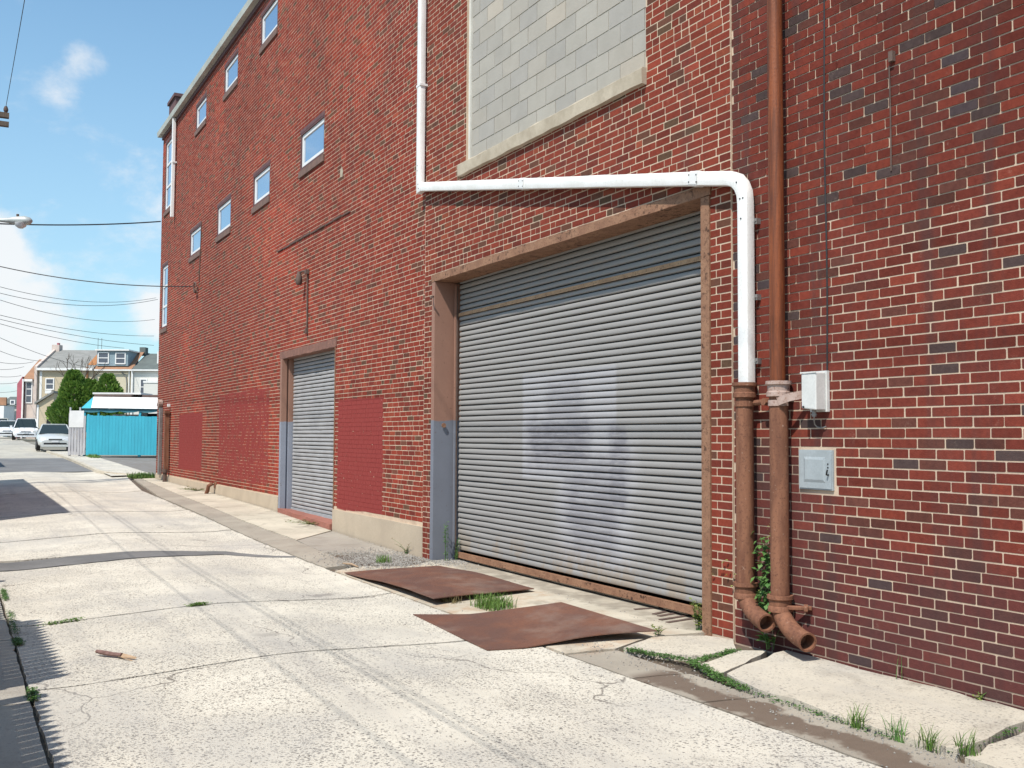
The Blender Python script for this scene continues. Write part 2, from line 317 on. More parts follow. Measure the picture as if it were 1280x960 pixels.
def leaf_mat(name, a, bb, tr=0.25):
    m, q, b = new_mat(name); n = q.noise(q.pos(), 8, 4, 0.7); n2 = q.n('ShaderNodeNewGeometry').outputs['Random Per Island']
    col = q.mix(n2, a, bb); col = q.mix(q.ramp(n, 0.35, 0.7, 0, 0.5), col, tuple(x*0.55 for x in a))
    q.put(b.inputs['Base Color'], col); b.inputs['Roughness'].default_value = 0.6
    b.inputs['Transmission Weight'].default_value = 0.0
    td = q.n('ShaderNodeBsdfTranslucent'); q.put(td.inputs[0], col); mx = q.n('ShaderNodeMixShader'); mx.inputs[0].default_value = tr
    q.nt.links.new(b.outputs[0], mx.inputs[1]); q.nt.links.new(td.outputs[0], mx.inputs[2])
    o = [x for x in q.nt.nodes if x.type == 'OUTPUT_MATERIAL'][0]; q.nt.links.new(mx.outputs[0], o.inputs[0]); return m
M['grass'] = leaf_mat('grass_blades', (0.10, 0.21, 0.035), (0.18, 0.27, 0.06))
M['leaf'] = leaf_mat('leaf_green', (0.08, 0.2, 0.045), (0.15, 0.28, 0.07))
M['moss'] = leaf_mat('clover', (0.06, 0.15, 0.03), (0.11, 0.21, 0.05))
M['yleaf'] = leaf_mat('leaf_yellowish', (0.2, 0.26, 0.05), (0.3, 0.34, 0.09))
M['dryleaf'] = leaf_mat('leaf_dry', (0.22, 0.16, 0.07), (0.14, 0.14, 0.05))
M['arbor'] = leaf_mat('evergreen', (0.10, 0.22, 0.035), (0.25, 0.37, 0.07), 0.3)
M['bark'] = simple('bark', (0.1, 0.07, 0.05), (0.06, 0.045, 0.035), 12, 0.9)
M['stickbark'] = simple('stick_bark', (0.22, 0.13, 0.115), (0.13, 0.075, 0.065), 20, 0.85)
M['stickwood'] = simple('stick_wood', (0.42, 0.3, 0.2), (0.36, 0.25, 0.16), 20, 0.85)
M['wire'] = simple('wire', (0.03, 0.03, 0.033), rough=0.6, bs=0)
M['turq'] = simple('turquoise_paint', (0.05, 0.42, 0.55), (0.045, 0.36, 0.48), 1.5, 0.6, streak=(3, 3, 0.5))
M['turqd'] = simple('turquoise_trim', (0.05, 0.2, 0.25), (0.04, 0.15, 0.19), 3, 0.6)
M['greyboard'] = simple('weathered_board', (0.5, 0.49, 0.5), (0.34, 0.33, 0.35), 3, 0.85, streak=(4, 4, 0.6))
M['brownroof'] = simple('brown_roof', (0.15, 0.1, 0.085), (0.11, 0.08, 0.07), 3, 0.85)
M['wood'] = simple('pole_wood', (0.16, 0.12, 0.09), (0.1, 0.075, 0.055), 6, 0.9, streak=(6, 6, 0.5))
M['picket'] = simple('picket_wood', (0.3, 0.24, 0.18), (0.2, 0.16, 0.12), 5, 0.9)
M['aluminium'] = simple('lamp_alloy', (0.5, 0.52, 0.5), (0.42, 0.44, 0.42), 5, 0.45, 0.3)
M['rubber'] = simple('tyre_rubber', (0.02, 0.02, 0.02), rough=0.85)
M['black'] = simple('black_trim', (0.015, 0.015, 0.016), rough=0.5, bs=0)
M['hub'] = simple('wheel_alloy', (0.4, 0.4, 0.41), rough=0.35, metal=0.7, bs=0)
M['lens'] = simple('lamp_lens', (0.7, 0.7, 0.7), (0.6, 0.6, 0.62), 8, 0.15, bs=0)
M['redlens'] = simple('red_lens', (0.5, 0.03, 0.03), rough=0.2, bs=0)
M['orange'] = simple('orange_rust_patch', (0.4, 0.17, 0.06), (0.3, 0.14, 0.06), 8, 0.8)
def carpaint(name, c, metal):
    m, q, b = new_mat(name); q.put(b.inputs['Base Color'], c); b.inputs['Metallic'].default_value = metal; b.inputs['Roughness'].default_value = 0.32
    b.inputs['Coat Weight'].default_value = 0.6; b.inputs['Coat Roughness'].default_value = 0.05; return m
M['silver'] = carpaint('silver_car_paint', (0.62, 0.63, 0.61), 0.25); M['carwhite'] = carpaint('white_car_paint', (0.78, 0.78, 0.79), 0.0)
M['vanpaint'] = carpaint('beige_van_paint', (0.58, 0.57, 0.5), 0.1)

# ------------------------------------------------------------------ mesh helpers
class MB:
    def __init__(s): s.v = []; s.f = []; s.t = []
    def add(s, vs, fs, tint=None):
        o = len(s.v); s.v += [tuple(v) for v in vs]; s.f += [tuple(i+o for i in f) for f in fs]
        if tint is not None: s.t += [tint]*len(fs)
        return s
    def box(s, x0, x1, y0, y1, z0, z1, rot=None, c=None):
        vs = [Vector((x, y, z)) for x in (x0, x1) for y in (y0, y1) for z in (z0, z1)]
        if rot is not None:
            cc = Vector(c) if c is not None else Vector(((x0+x1)/2, (y0+y1)/2, (z0+z1)/2)); vs = [cc + rot @ (v-cc) for v in vs]
        return s.add(vs, [(0,1,3,2), (4,6,7,5), (0,4,5,1), (2,3,7,6), (0,2,6,4), (1,5,7,3)])
    def sweep(s, path, sec, up=(0, 1, 0), cap=True, scale=None):
        """sweep closed section [(a,b)] along path; a along side vector, b along up-ish vector"""
        path = [Vector(p) for p in path]; n = len(sec); o = len(s.v); U0 = Vector(up).normalized(); fs = []
        for i, p in enumerate(path):
            t = (path[min(i+1, len(path)-1)] - path[max(i-1, 0)]).normalized()
            k = 1.0
            if 0 < i < len(path)-1:
                d = (path[i]-path[i-1]).normalized().dot((path[i+1]-path[i]).normalized()); k = 1/max(0.5, math.sqrt((1+d)/2))
            sd = t.cross(U0); sd = sd.normalized() if sd.length > 1e-6 else Vector((1, 0, 0)); uu = sd.cross(t).normalized()
            r = scale[i] if scale else 1.0
            s.v += [tuple(p + sd*a*r*k + uu*b*r) for a, b in sec]
        for i in range(len(path)-1):
            for j in range(n):
                a = o+i*n+j; b = o+i*n+(j+1) % n; fs.append((a, b, b+n, a+n))
        if cap: fs.append(tuple(o+j for j in range(n))[::-1]); fs.append(tuple(o+(len(path)-1)*n+j for j in range(n)))
        s.f += fs; return s
    def tube(s, path, r, n=10, cap=True, scale=None, up=(0.13, 0.99, 0.05)):
        return s.sweep(path, [(r*math.cos(2*math.pi*i/n), r*math.sin(2*math.pi*i/n)) for i in range(n)], up, cap, scale)
    def build(s, name, mat, parent=None, smooth=False, local=False):
        me = bpy.data.meshes.new(name); me.from_pydata(s.v, [], s.f); me.update()
        if s.t:
            at = me.attributes.new('tint', 'FLOAT_COLOR', 'FACE'); at.data.foreach_set('color', np.array([(*t, 1.0) for t in s.t], dtype=np.float32).ravel())
        bm = bmesh.new(); bm.from_mesh(me); bmesh.ops.recalc_face_normals(bm, faces=bm.faces); bm.to_mesh(me); bm.free()
        if smooth: me.shade_smooth(); 
        o = bpy.data.objects.new(name, me); COL.objects.link(o); me.materials.append(M[mat] if isinstance(mat, str) else mat)
        if parent is not None: put(o, parent)
        return o
def put(o, parent):
    """parent; vertices are world coordinates, so undo the parent's location for world-built meshes"""
    o.parent = parent
    if not parent.get('_local'): o.matrix_parent_inverse = Matrix.Translation(-world_loc(parent))
def world_loc(o):
    v = Vector(o.location)
    return v if o.parent is None else v   # children keep location 0 with inverse matrices
def auto_smooth(o, ang=35):
    me = o.data
    bm = bmesh.new(); bm.from_mesh(me)
    for f in bm.faces: f.smooth = True
    for e in bm.edges:
        if len(e.link_faces) == 2 and e.calc_face_angle() > R_(ang): e.smooth = False
    bm.to_mesh(me); bm.free(); return o
def tag(o, label=None, cat=None, group=None, kind=None):
    if label: o['label'] = label
    if cat: o['category'] = cat
    if group: o['group'] = group
    if kind: o['kind'] = kind
    return o
def thing(name, label, cat, loc=(0, 0, 0), rz=0.0, group=None, local=False):
    o = bpy.data.objects.new(name, None); COL.objects.link(o); o.location = loc; o.rotation_euler = (0, 0, rz); o.empty_display_size = 0.2
    if local: o['_local'] = 1
    return tag(o, label, cat, group)
def sub(o, parent):
    """child of a part (part sits at its parent's inverse, so give the sub-part an identity chain)"""
    o.parent = parent; return o
def lin(a, b, t): return a+(b-a)*t

# ------------------------------------------------------------------ terrain
HX = [-400, -122, -95, -80, -66, -58, -50, -42, -33, -25, -19.5, -16.4, -12.7, -6.5, -3.9, 400]
HZ = [1.4, 1.28, 1.18, 1.05, .80, .56, .47, .33, .15, .10, .03, -.07, -.13, -.13, -.12, -.12]
CY = [-30, -9, -5.05, -4.95, -3.3, -1.75, -1.2, 0, 30]; CZ = [0, 0, -.06, -.08, 0, -.07, -.03, 0, 0]
_cy = np.linspace(-30, 30, 1201); _cz = np.interp(_cy, CY, CZ); _k = np.hanning(17); _cz = np.convolve(np.pad(_cz, 8, mode='edge'), _k/_k.sum(), mode='valid')
_hx = np.linspace(-400, 400, 3201); _hz = np.interp(_hx, HX, HZ); _k = np.hanning(21); _hz = np.convolve(np.pad(_hz, 10, mode='edge'), _k/_k.sum(), mode='valid')
def hgt(x, y):
    k = min(1, max(0, (x+45)/9)); return float(np.interp(x, _hx, _hz) + np.interp(y, _cy, _cz)*k)
def sheet(name, xs, ys, dz, mat, kind='structure', parent=None):
    vs = [(x, y, hgt(x, y)+dz) for x in xs for y in ys]; n = len(ys)
    fs = [(i*n+j, (i+1)*n+j, (i+1)*n+j+1, i*n+j+1) for i in range(len(xs)-1) for j in range(n-1)]
    o = MB().add(vs, fs).build(name, mat, parent); 
    if kind: o['kind'] = kind
    return o
def slab(name, poly, mat, parent, dz=0.0, thick=0.10, jit=0.004, step=0.14, grid=0.36, wav=0.0012):
    pts = []
    for i in range(len(poly)):
        a = Vector(poly[i]); b = Vector(poly[(i+1) % len(poly)]); L = (b-a).length; k = max(1, int(L/step)); nrm = Vector((-(b-a).y, (b-a).x)).normalized()
        for j in range(k):
            p = a.lerp(b, j/k)
            if j: p = p + nrm*random.gauss(0, jit)
            pts.append(p)
    nb = len(pts); xs = [p.x for p in pts]; ys = [p.y for p in pts]
    inner = []
    x = min(xs)+grid*.6
    while x < max(xs)-grid*.3:
        y = min(ys)+grid*.6
        while y < max(ys)-grid*.3: inner.append(Vector((x+random.uniform(-.05, .05), y+random.uniform(-.05, .05)))); y += grid
        x += grid
    res = delaunay_2d_cdt(pts+inner, [], [list(range(nb))], 1, 1e-5)
    V, Fc, orig = res[0], res[2], res[3]
    top = [(v.x, v.y, hgt(v.x, v.y)+dz+random.uniform(-wav, wav)) for v in V]
    idx = {}
    for i, os_ in enumerate(orig):
        for o_ in os_:
            if o_ < nb: idx[o_] = i
    b = MB(); b.add(top, [tuple(f) for f in Fc])
    ring = [idx[i] for i in range(nb) if i in idx]; k0 = len(b.v)
    for i in ring: v = top[i]; b.v.append((v[0], v[1], v[2]-thick))
    m = len(ring)
    for j in range(m): b.f.append((ring[j], ring[(j+1) % m], k0+(j+1) % m, k0+j))
    o = b.build(name, mat, parent); return o

def xr(a, b, s): return list(np.linspace(a, b, max(2, int(abs(b-a)/s)+1)))
gx = [-400, -250, -160]+xr(-122, 6, 1.5)+[20, 60, 400]; gy = [-400, -120, -40, -20]+xr(-12, 8, 0.5)+[14, 30, 90, 400]
sheet('ground', gx, gy, -0.075, 'ground')
pave = sheet('alley_pavement', xr(-34.3, 5, 0.5), [-6.9, -5.05, -4.95, -4.1, -3.3, -2.5, -1.75, -1.2, -.6, 0.0, .56], -0.035, 'earth')
def S(poly, mat='road', dz=0.0, **k): return slab('concrete_slab', poly, mat, pave, dz, **k)
# roadway slabs, joints across the alley
jx = [4.0, -3.2, -7.5, -10.05, -13.95]
ri = -1.40
for a, b in zip(jx[:-1], jx[1:]):
    S([(b+0.02, -5.025), (a-0.015, -5.025), (a-0.25, ri)]+([(-13.68, ri), (-14.36, -2.2), (-14.09, -3.3)] if b == -13.95 else [(b-0.2, ri)]), jit=0.005)
S([(-14.75, -4.99), (-13.99, -4.97), (-14.15, -3.3), (-14.42, -2.2), (-13.72, ri), (-13.80, ri), (-14.75, -2.1), (-14.85, -3.4)], 'patch', dz=0.004, jit=0.02)
for a, b in zip([-14.95, -17.05, -20.8, -27.0], [-17.02, -20.75, -26.95, -34.2]):
    rb = ri if b > -25 else (-1.28 if b > -30 else -.62)
    ra = ri if a > -25 else -1.28
    S([(b+0.02, -5.025), (a-0.015, -5.025)]+([(-14.88, -3.4), (-14.78, -2.1), (-13.84, ri)] if a == -14.95 else [(a-0.35, ra)])+[(b-0.3, rb)], jit=0.006)
# gutter strip between road and walk
gut = [(-33.3, -.60, -.40), (-24.9, -1.28, -.81), (-18.3, -1.37, -.97), (-15.6, -1.37, -.90), (-12.55, -1.37, -.98)]
for (xa, ya, za), (xb, yb, zb) in zip(gut[:-1], gut[1:]): S([(xa+.012, ya), (xb, yb), (xb, zb), (xa+.012, za)], 'gutter')
for xa, xb in ((-6.78, -5.92), (-5.9, -5.18), (-5.16, -3.4), (-3.38, 4.0)): S([(xa+.01, ri+.02), (xb, ri+.02), (xb+.12, -1.03), (xa+.13, -1.0)], 'gutter')
# walk and aprons along the wall
S([(-33.2, -.37), (-25.1, -.79), (-25.1, -.012), (-33.2, -.012)], 'apron', dz=.004)
S([(-25.06, -.79), (-18.7, -.945), (-15.45, -.87), (-16.33, -.03), (-25.06, -.012)], 'apron', dz=.004)
S([(-15.40, -.88), (-13.9, -.95), (-13.55, -.5), (-12.85, -.2), (-12.75, -.03), (-16.28, -.03)], 'apron_grey')
S([(-12.30, .55), (-12.3, -.02), (-12.0, -.5), (-12.35, -1.0), (-12.2, -1.37), (-9.0, -1.38), (-6.8, -1.37), (-6.72, -.97), (-6.93, -.5), (-6.84, -.08), (-6.84, .55)], 'apron', dz=.002)
S([(-6.66, -.94), (-6.88, -.5), (-6.68, -.12), (-6.45, -.04), (-6.14, -.27), (-6.12, -.62), (-6.33, -.80)], 'apron_speck', dz=.012, jit=.012)
S([(-5.93, -.79), (-6.12, -.25), (-6.0, -.1), (-5.78, -.5), (-5.62, -.86)], 'apron_speck', dz=.010, jit=.012)
S([(-5.55, -.86), (-5.12, -.97), (-4.7, -.96), (-4.34, -1.0), (-3.94, -1.0), (-3.66, -.94), (-3.79, -.25), (-3.83, -.012), (-5.88, -.012), (-5.72, -.45)], 'apron_speck', dz=.028, jit=.012)
S([(-3.6, -.96), (-3.74, -.25), (-3.79, -.012), (4, -.012), (4, -.96)], 'apron_speck', dz=.006, jit=.012)
# left-hand walk
lx = [4.0, -2.6, -4.9, -7.15, -9.4, -11.7, -14, -17, -20, -24, -29, -34.2]
for a, b in zip(lx[:-1], lx[1:]): S([(b+.015, -6.85), (a, -6.85), (a, -5.05), (b+.015, -5.05)], 'walk', dz=.002)
# beyond the corner
sheet('cross_street', xr(-49, -37.9, 1.5), xr(-60, -1.2, 3), 0.004, 'asphalt')
slab('concrete_slab', [(-37.88, -4.99), (-34.22, -4.99), (-34.3, -.62), (-35.5, -.75), (-37.88, -1.15)], 'road', pave)
sheet('far_road', xr(-160, -49.02, 3), [-5.0, -3.3, -2.2, -1.1], 0.0, 'walk')
fw = sheet('far_sidewalk', xr(-58, -34.4, 1.0), [-1.1, -.5, .15], 0.05, 'road')
kb = MB(); kb.sweep([(x, -1.15+0.0*x, hgt(x, -1.15)+.02) for x in xr(-58, -37, 1.0)]+[(-35.6, -.85, .19), (-34.4, -.5, .19)], [(-.07, -.1), (.07, -.1), (.07, .07), (-.07, .07)], up=(0, 0, 1))
tag(kb.build('kerb', 'apron'), kind='structure')
sheet('parking_lot', xr(-51, -33.5, 1.0), xr(.16, 30, 3), 0.012, 'lot')

# ------------------------------------------------------------------ brickwork
def in_frame(x, y, z):
    d = Vector((x, y, z))-EYE; zz = d.dot(FW)
    if zz < .1: return 0
    px = 640+1294*d.dot(RR)/zz; py = 480-1294*d.dot(UU)/zz
    if -10 < px < 1290 and -10 < py < 970: return 1294/zz
    return 0
def cells(b, x0, x1, z0, z1, y0, y1, ops):
    xs = sorted({x0, x1, *[c for o in ops for c in o[:2] if x0 < c < x1]}); zs = sorted({z0, z1, *[c for o in ops for c in o[2:4] if z0 < c < z1]})
    for xa, xb in zip(xs[:-1], xs[1:]):
        run = None
        for za, zb in zip(zs[:-1], zs[1:]):
            xm = (xa+xb)/2; zm = (za+zb)/2
            hole = any(o[0] < xm < o[1] and o[2] < zm < o[3] for o in ops)
            if not hole: run = (run[0], zb) if run else (za, zb)
            if hole or zb == zs[-1]:
                if run: b.box(xa, xb, y0, y1, run[0], run[1])
                run = None
    return b
CH = 0.068
def courses(x0, x1, z0, z1, ops, header=0.2, pier=None):
    out = []
    n = int((z1-z0)/CH)
    for k in range(n):
        za = z0+k*CH; zb = za+CH; zm = (za+zb)/2
        iv = [(x0, x1)]
        for o in ops:
            if o[2]-.004 < zm < o[3]+.004:
                nv = []
                for a, b in iv:
                    if o[1] <= a or o[0] >= b: nv.append((a, b))
                    else:
                        if o[0]-a > .04: nv.append((a, o[0]))
                        if b-o[1] > .04: nv.append((o[1], b))
                iv = nv
        for a, b in iv:
            L = b-a
            if L < .62:
                f = 0.36 if k % 2 else 0.55
                for p, q in ((a, a+L*f), (a+L*f, b)): out.append((p, q, za, zb))
                continue
            x = a - (0.106 if k % 2 else 0.0) - random.choice((0, 0, .03, -.02))
            hd = random.random() < 0.14 and header > .1
            while x < b-.005:
                if header and (hd and random.random() < .5 or random.random() < header): l = .106
                else: l = .2125+random.uniform(-.004, .004)
                p, q = max(a, x), min(b, x+l)
                if b-q < .045: q = b; x = b
                if q-p > .03: out.append((p, q, za, zb))
                x += l
    return np.array(out)
def vnoise(x, z, s, seed=0):
    r = np.random.default_rng(seed); G = r.random((64, 64)); u = x*s+100; v = z*s+100
    i = np.floor(u).astype(int); j = np.floor(v).astype(int); fu = u-i; fv = v-j; fu = fu*fu*(3-2*fu); fv = fv*fv*(3-2*fv)
    g_ = lambda a, b: G[a % 64, b % 64]
    return (g_(i, j)*(1-fu)+g_(i+1, j)*fu)*(1-fv)+(g_(i, j+1)*(1-fu)+g_(i+1, j+1)*fu)*fv
PAL_MAIN = [((.208, .042, .026), 44), ((.23, .047, .028), 26), ((.172, .038, .026), 16), ((.128, .055, .036), 7), ((.115, .066, .040), 4), ((.25, .062, .034), 6)]
PAL_OLD = [((.145, .032, .022), 38), ((.166, .036, .024), 26), ((.124, .032, .024), 18), ((.108, .04, .03), 9), ((.068, .046, .043), 3.2), ((.2, .042, .026), 7)]
def tints(B, pal, seed):
    r = np.random.default_rng(seed); wts = np.array([p[1] for p in pal], float); c = np.array([p[0] for p in pal])
    k = r.choice(len(pal), len(B), p=wts/wts.sum()); t = c[k]*r.normal(1, .09, (len(B), 1)).clip(.7, 1.35)
    return t
unit = {}
def unit_brick(var, mat):
    key = (var, mat)
    if key in unit: return unit[key]
    r = random.Random(var); vs = []; c = 0.035
    pts = []
    for sx_, sz_ in ((-1, -1), (1, -1), (1, 1), (-1, 1)):
        cx = c*r.uniform(.25, 1.2); cz = cx*2.6
        e = [(sx_*(.5), sz_*(.5-cz)), (sx_*(.5-cx), sz_*.5)]
        if sx_*sz_ < 0: e = e[::-1]
        pts += e
    pts = [(x*(1+r.uniform(-.004, .004)), z*(1+r.uniform(-.03, .03))) for x, z in pts]
    n = len(pts); front = [(x, 0, z) for x, z in pts]; back = [(x, 1, z) for x, z in pts]
    me = bpy.data.meshes.new('brick'); me.from_pydata(front+back, [], [tuple(range(n))]+[(i, i+n, (i+1) % n+n, (i+1) % n) for i in range(n)])
    bm = bmesh.new(); bm.from_mesh(me); bmesh.ops.recalc_face_normals(bm, faces=bm.faces)
    for f in bm.faces:
        pass
    bm.to_mesh(me); bm.free(); me.materials.append(M[mat]); unit[key] = me; return me
def lay(B, T, yface, depth, parent, n_one, joint=0.0095):
    """B rows of (x0,x1,z0,z1); the n_one largest in view become single bricks, the rest one mesh"""
    cx = (B[:, 0]+B[:, 1])/2; cz = (B[:, 2]+B[:, 3])/2; w_ = B[:, 1]-B[:, 0]-joint; h_ = B[:, 3]-B[:, 2]-joint
    area = np.array([in_frame(x, 0, z)**2*w*abs(x) ** -0.2 if -33 < x else 0 for x, z, w in zip(cx, cz, w_)])
    d = np.array([math.hypot(x, 5.53) for x in cx]); area = area*(5.53/d)
    order = np.argsort(-area); one = order[:n_one]; rest = order[n_one:]
    r = np.random.default_rng(3)
    for i in one:
        o = bpy.data.objects.new('brick', unit_brick(int(r.integers(0, 12)), 'brick_one')); COL.objects.link(o)
        o.scale = (w_[i], depth+.004, h_[i]); o.location = (cx[i]+r.normal(0, .0012), yface[i]-abs(r.normal(0, .0007)), cz[i]+r.normal(0, .0008))
        o.color = (*T[i], 1); put(o, parent)
    nb = len(rest); q = rest
    far = cx[q] < -14
    vs = []; 
    sx_ = np.array([-.5, .5, .5, -.5]); sz_ = np.array([-.5, -.5, .5, .5])
    # octagonal faces near, plain quads far away
    allv = []; allf = []; tl = []; off = 0
    for sel, octo in ((q[~far], True), (q[far], False)):
        m = len(sel)
        if not m: continue
        if octo:
            c0 = r.uniform(.008, .045, (m, 4)); P = []
            for k_, (a, b) in enumerate(zip(np.sign(sx_), np.sign(sz_))):
                e1 = np.stack([np.full(m, a*.5), b*(.5-c0[:, k_]*2.6)], 1); e2 = np.stack([a*(.5-c0[:, k_]), np.full(m, b*.5)], 1)
                P += [e2, e1] if a*b > 0 and False else ([e1, e2] if a*b < 0 else [e2, e1])
            # order corners counter-clockwise: (-,-):e1,e2  (+,-):e2,e1  (+,+):e1,e2  (-,+):e2,e1
            P = []
            for k_, (a, b) in enumerate(zip(np.sign(sx_), np.sign(sz_))):
                e1 = np.stack([np.full(m, a*.5), b*(.5-c0[:, k_]*2.6)], 1); e2 = np.stack([a*(.5-c0[:, k_]), np.full(m, b*.5)], 1)
                P += [e1, e2] if k_ % 2 == 0 else [e2, e1]
            P = np.stack(P, 1)
        else: P = np.broadcast_to(np.stack([sx_, sz_], 1), (m, 4, 2)).copy()
        n = P.shape[1]; P = P*(1+r.normal(0, .006, P.shape))
        X = cx[sel][:, None]+P[..., 0]*w_[sel][:, None]+r.normal(0, .0012, (m, 1)); Z = cz[sel][:, None]+P[..., 1]*h_[sel][:, None]+r.normal(0, .0008, (m, 1))
        Yf = (yface[sel]-np.abs(r.normal(0, .0007, m)))[:, None]*np.ones((1, n)); Yb = Yf+depth
        V = np.concatenate([np.stack([X, Yf, Z], -1), np.stack([X, Yb, Z], -1)], 1).reshape(-1, 3)
        base = off+np.arange(m)*2*n
        fr = base[:, None]+np.arange(n)[None]
        allf += [tuple(x) for x in fr.tolist()]
        sd = [np.stack([base+i, base+i+n, base+(i+1) % n+n, base+(i+1) % n], 1) for i in range(n)]
        allf += [tuple(x) for s_ in sd for x in s_.tolist()]
        tl.append(np.concatenate([T[sel]]+[T[sel]]*n, 0))
        allv.append(V); off += len(V)
    V = np.concatenate(allv, 0); TT = np.concatenate(tl, 0)
    me = bpy.data.meshes.new('brickwork'); me.from_pydata(V.tolist(), [], allf)
    at = me.attributes.new('tint', 'FLOAT_COLOR', 'FACE'); at.data.foreach_set('color', np.concatenate([TT, np.ones((len(TT), 1))], 1).astype(np.float32).ravel())
    o = bpy.data.objects.new('brickwork', me); COL.objects.link(o); me.materials.append(M['brick']); put(o, parent); o['kind'] = 'stuff'
    return o

# ---- main building
XL = -33.2; XS = -6.49; ZT = 10.78
fac = thing('factory_building', 'tall red brick factory with two roller doors and cinder block infill', 'building', (-19, .2, 0))
BIGD = (-12.38, -6.79, -.6, 3.55); SMD = (-19.53, -16.42, -.6, 3.0); INF = (-11.46, -7.67, 4.78, 9.2)
WIN = [(-21.6, -20.3, 9.72, 10.4), (-24.95, -23.6, 9.67, 10.34), (-28.25, -26.95, 9.65, 10.3), (-18.58, -17.18, 6.39, 7.07), (-22.0, -20.68, 6.37, 7.03), (-25.43, -24.03, 6.31, 7.03), (-28.7, -27.32, 6.29, 6.97),
       (-18.2, -16.9, 9.72, 10.4)]
TALL = [(-32.72, -31.62, 8.3, 10.42), (-32.85, -31.9, 4.72, 6.63)]
opsL = [SMD]+WIN+TALL; opsM = [BIGD, INF]
stuc = [(-33.2, -19.62, -.6, .30), (-16.40, -12.71, -.6, .29)]
b = MB()
cells(b, XL, -12.7, -.6, ZT, .0305, .36, opsL)
cells(b, -12.7, XS, -.6, ZT, .0035, .36, opsM)
wall = b.build('wall', 'mortar', fac)
e = MB(); e.box(XL+.002, XL+.3, .365, 14, -.6, ZT-.003); e.box(XL+.002, XS-.002, 13.7, 14, -.6, ZT-.003); e.build('side_wall', 'brick_plain' if 'brick_plain' in M else 'reveal', fac)
MB().box(XL+.01, XS-.01, .05, 13.95, ZT+.002, ZT+.1).build('roof', 'roof', fac)
MB().box(-16.3, -7, .9, 1.0, -.4, 9).box(-33, -16.35, .9, 1.0, -.4, 10.6).build('inner_partition', 'dark', fac)
zb0 = -.15
BL = courses(XL, -12.705, zb0, ZT-.02, opsL+stuc, header=.16)
# the panel round the big door has its own bond
BM = courses(-12.695, XS-.003, zb0+.02, ZT-.02, opsM, header=.12)
Bm = np.concatenate([BL, BM]); yf = np.concatenate([np.full(len(BL), .0288), np.full(len(BM), 0.0018)])
T = tints(Bm, PAL_MAIN, 11)
xc = (Bm[:, 0]+Bm[:, 1])/2; zc = (Bm[:, 2]+Bm[:, 3])/2
wn = vnoise(xc, zc, .35, 4); T = T*(0.86+.28*wn)[:, None]
far_l = xc < -12.7; T[far_l] *= np.array([1.15, .97, .98])
hot = (vnoise(xc, zc, .55, 9) > .72) & far_l; T[hot] *= np.array([1.22, 1.12, 1.05])
lay(Bm, T, yf, .010, fac, 300, joint=.0112)
# stucco plinths
for i, (a, c, z0, z1) in enumerate(((-33.2, -24.92, -.5, .29), (-24.90, -19.62, -.5, .31), (-16.40, -12.715, -.5, .275))):
    s = MB().box(a, c, .004 if i != 1 else .0, .034, z0, z1); s.build('stucco_plinth', 'stucco', fac)
# pier edges: the mortar line beside the old wall
MB().box(XS-.003, XS+.002, -.001, .03, -.3, ZT-.1).build('mortar_seam', 'mortar', fac)
# roof edge gutter
gsec = [(-.07, -.06), (.06, -.06), (.09, .06), (-.09, .06)]
MB().sweep([(XL-.12, -.07, ZT+.03), (XS, -.07, ZT+.05)], [(-.06, -.06), (.06, -.06), (.085, .07), (.065, .07), (.045, -.03), (-.045, -.03), (-.065, .07), (-.085, .07)], up=(0, 0, 1)).build('roof_gutter', 'gutterpaint', fac)
MB().box(XL-.02, XS, -.012, .03, ZT-.13, ZT-.03).build('fascia', 'reveal', fac)
ch = MB().box(-32.75, -31.7, .1, .95, ZT-.2, 11.62).box(-32.8, -31.65, .05, 1.0, 11.622, 11.72); ch.build('chimney', 'reveal', fac)
def window(x0, x1, z0, z1, parent, rows=1, y=.028):
    L = MB(); t = .03
    L.box(x0, x0+t, y, .30, z0, z1); L.box(x1-t, x1, y, .30, z0, z1); L.box(x0+t, x1-t, y, .30, z1-t, z1); L.box(x0+t, x1-t, y, .30, z0, z0+t)
    L.box(x0-.02, x1+.02, y-.004, y+.006, z1+.002, z1+.07)
    o = L.build('window', 'reveal', parent); F = MB(); fy = y+.025
    a0, a1, c0, c1 = x0+t+.002, x1-t-.002, z0+t+.002, z1-t-.002; fw_ = .072
    F.box(a0, a0+fw_, fy, fy+.05, c0, c1); F.box(a1-fw_, a1, fy, fy+.05, c0, c1); F.box(a0+fw_, a1-fw_, fy, fy+.05, c0, c0+fw_); F.box(a0+fw_, a1-fw_, fy, fy+.05, c1-fw_, c1)
    for r in range(1, rows):
        zz = c0+(c1-c0)*r/rows; F.box(a0+fw_, a1-fw_, fy, fy+.05, zz-.03, zz+.03)
    F.build('window_frame', 'white', o)
    for r in range(rows):
        zl = c0+(c1-c0)*r/rows+.03; zh = c0+(c1-c0)*(r+1)/rows-.03
        P = MB().box(a0+fw_-.01, a1-fw_+.01, fy+.02, fy+.028, zl+.01, zh-.01); P.build('pane', 'glass', o)
    s = MB(); s.add([(x0-.03, y-.03, z0-.15), (x1+.03, y-.03, z0-.15), (x1+.03, y-.03, z0-.03), (x0-.03, y-.03, z0-.03), (x0-.03, y+.12, z0-.15), (x1+.03, y+.12, z0-.15), (x1+.03, y+.12, z0-.004), (x0-.03, y+.12, z0-.004)],
        [(0, 1, 2, 3), (4, 5, 6, 7), (0, 1, 5, 4), (3, 2, 6, 7), (0, 3, 7, 4), (1, 2, 6, 5)]); s.build('window_sill', 'sillbrick', o)
    return o
for r in WIN: window(*r, fac)
for r in TALL: window(*r, fac, rows=3)
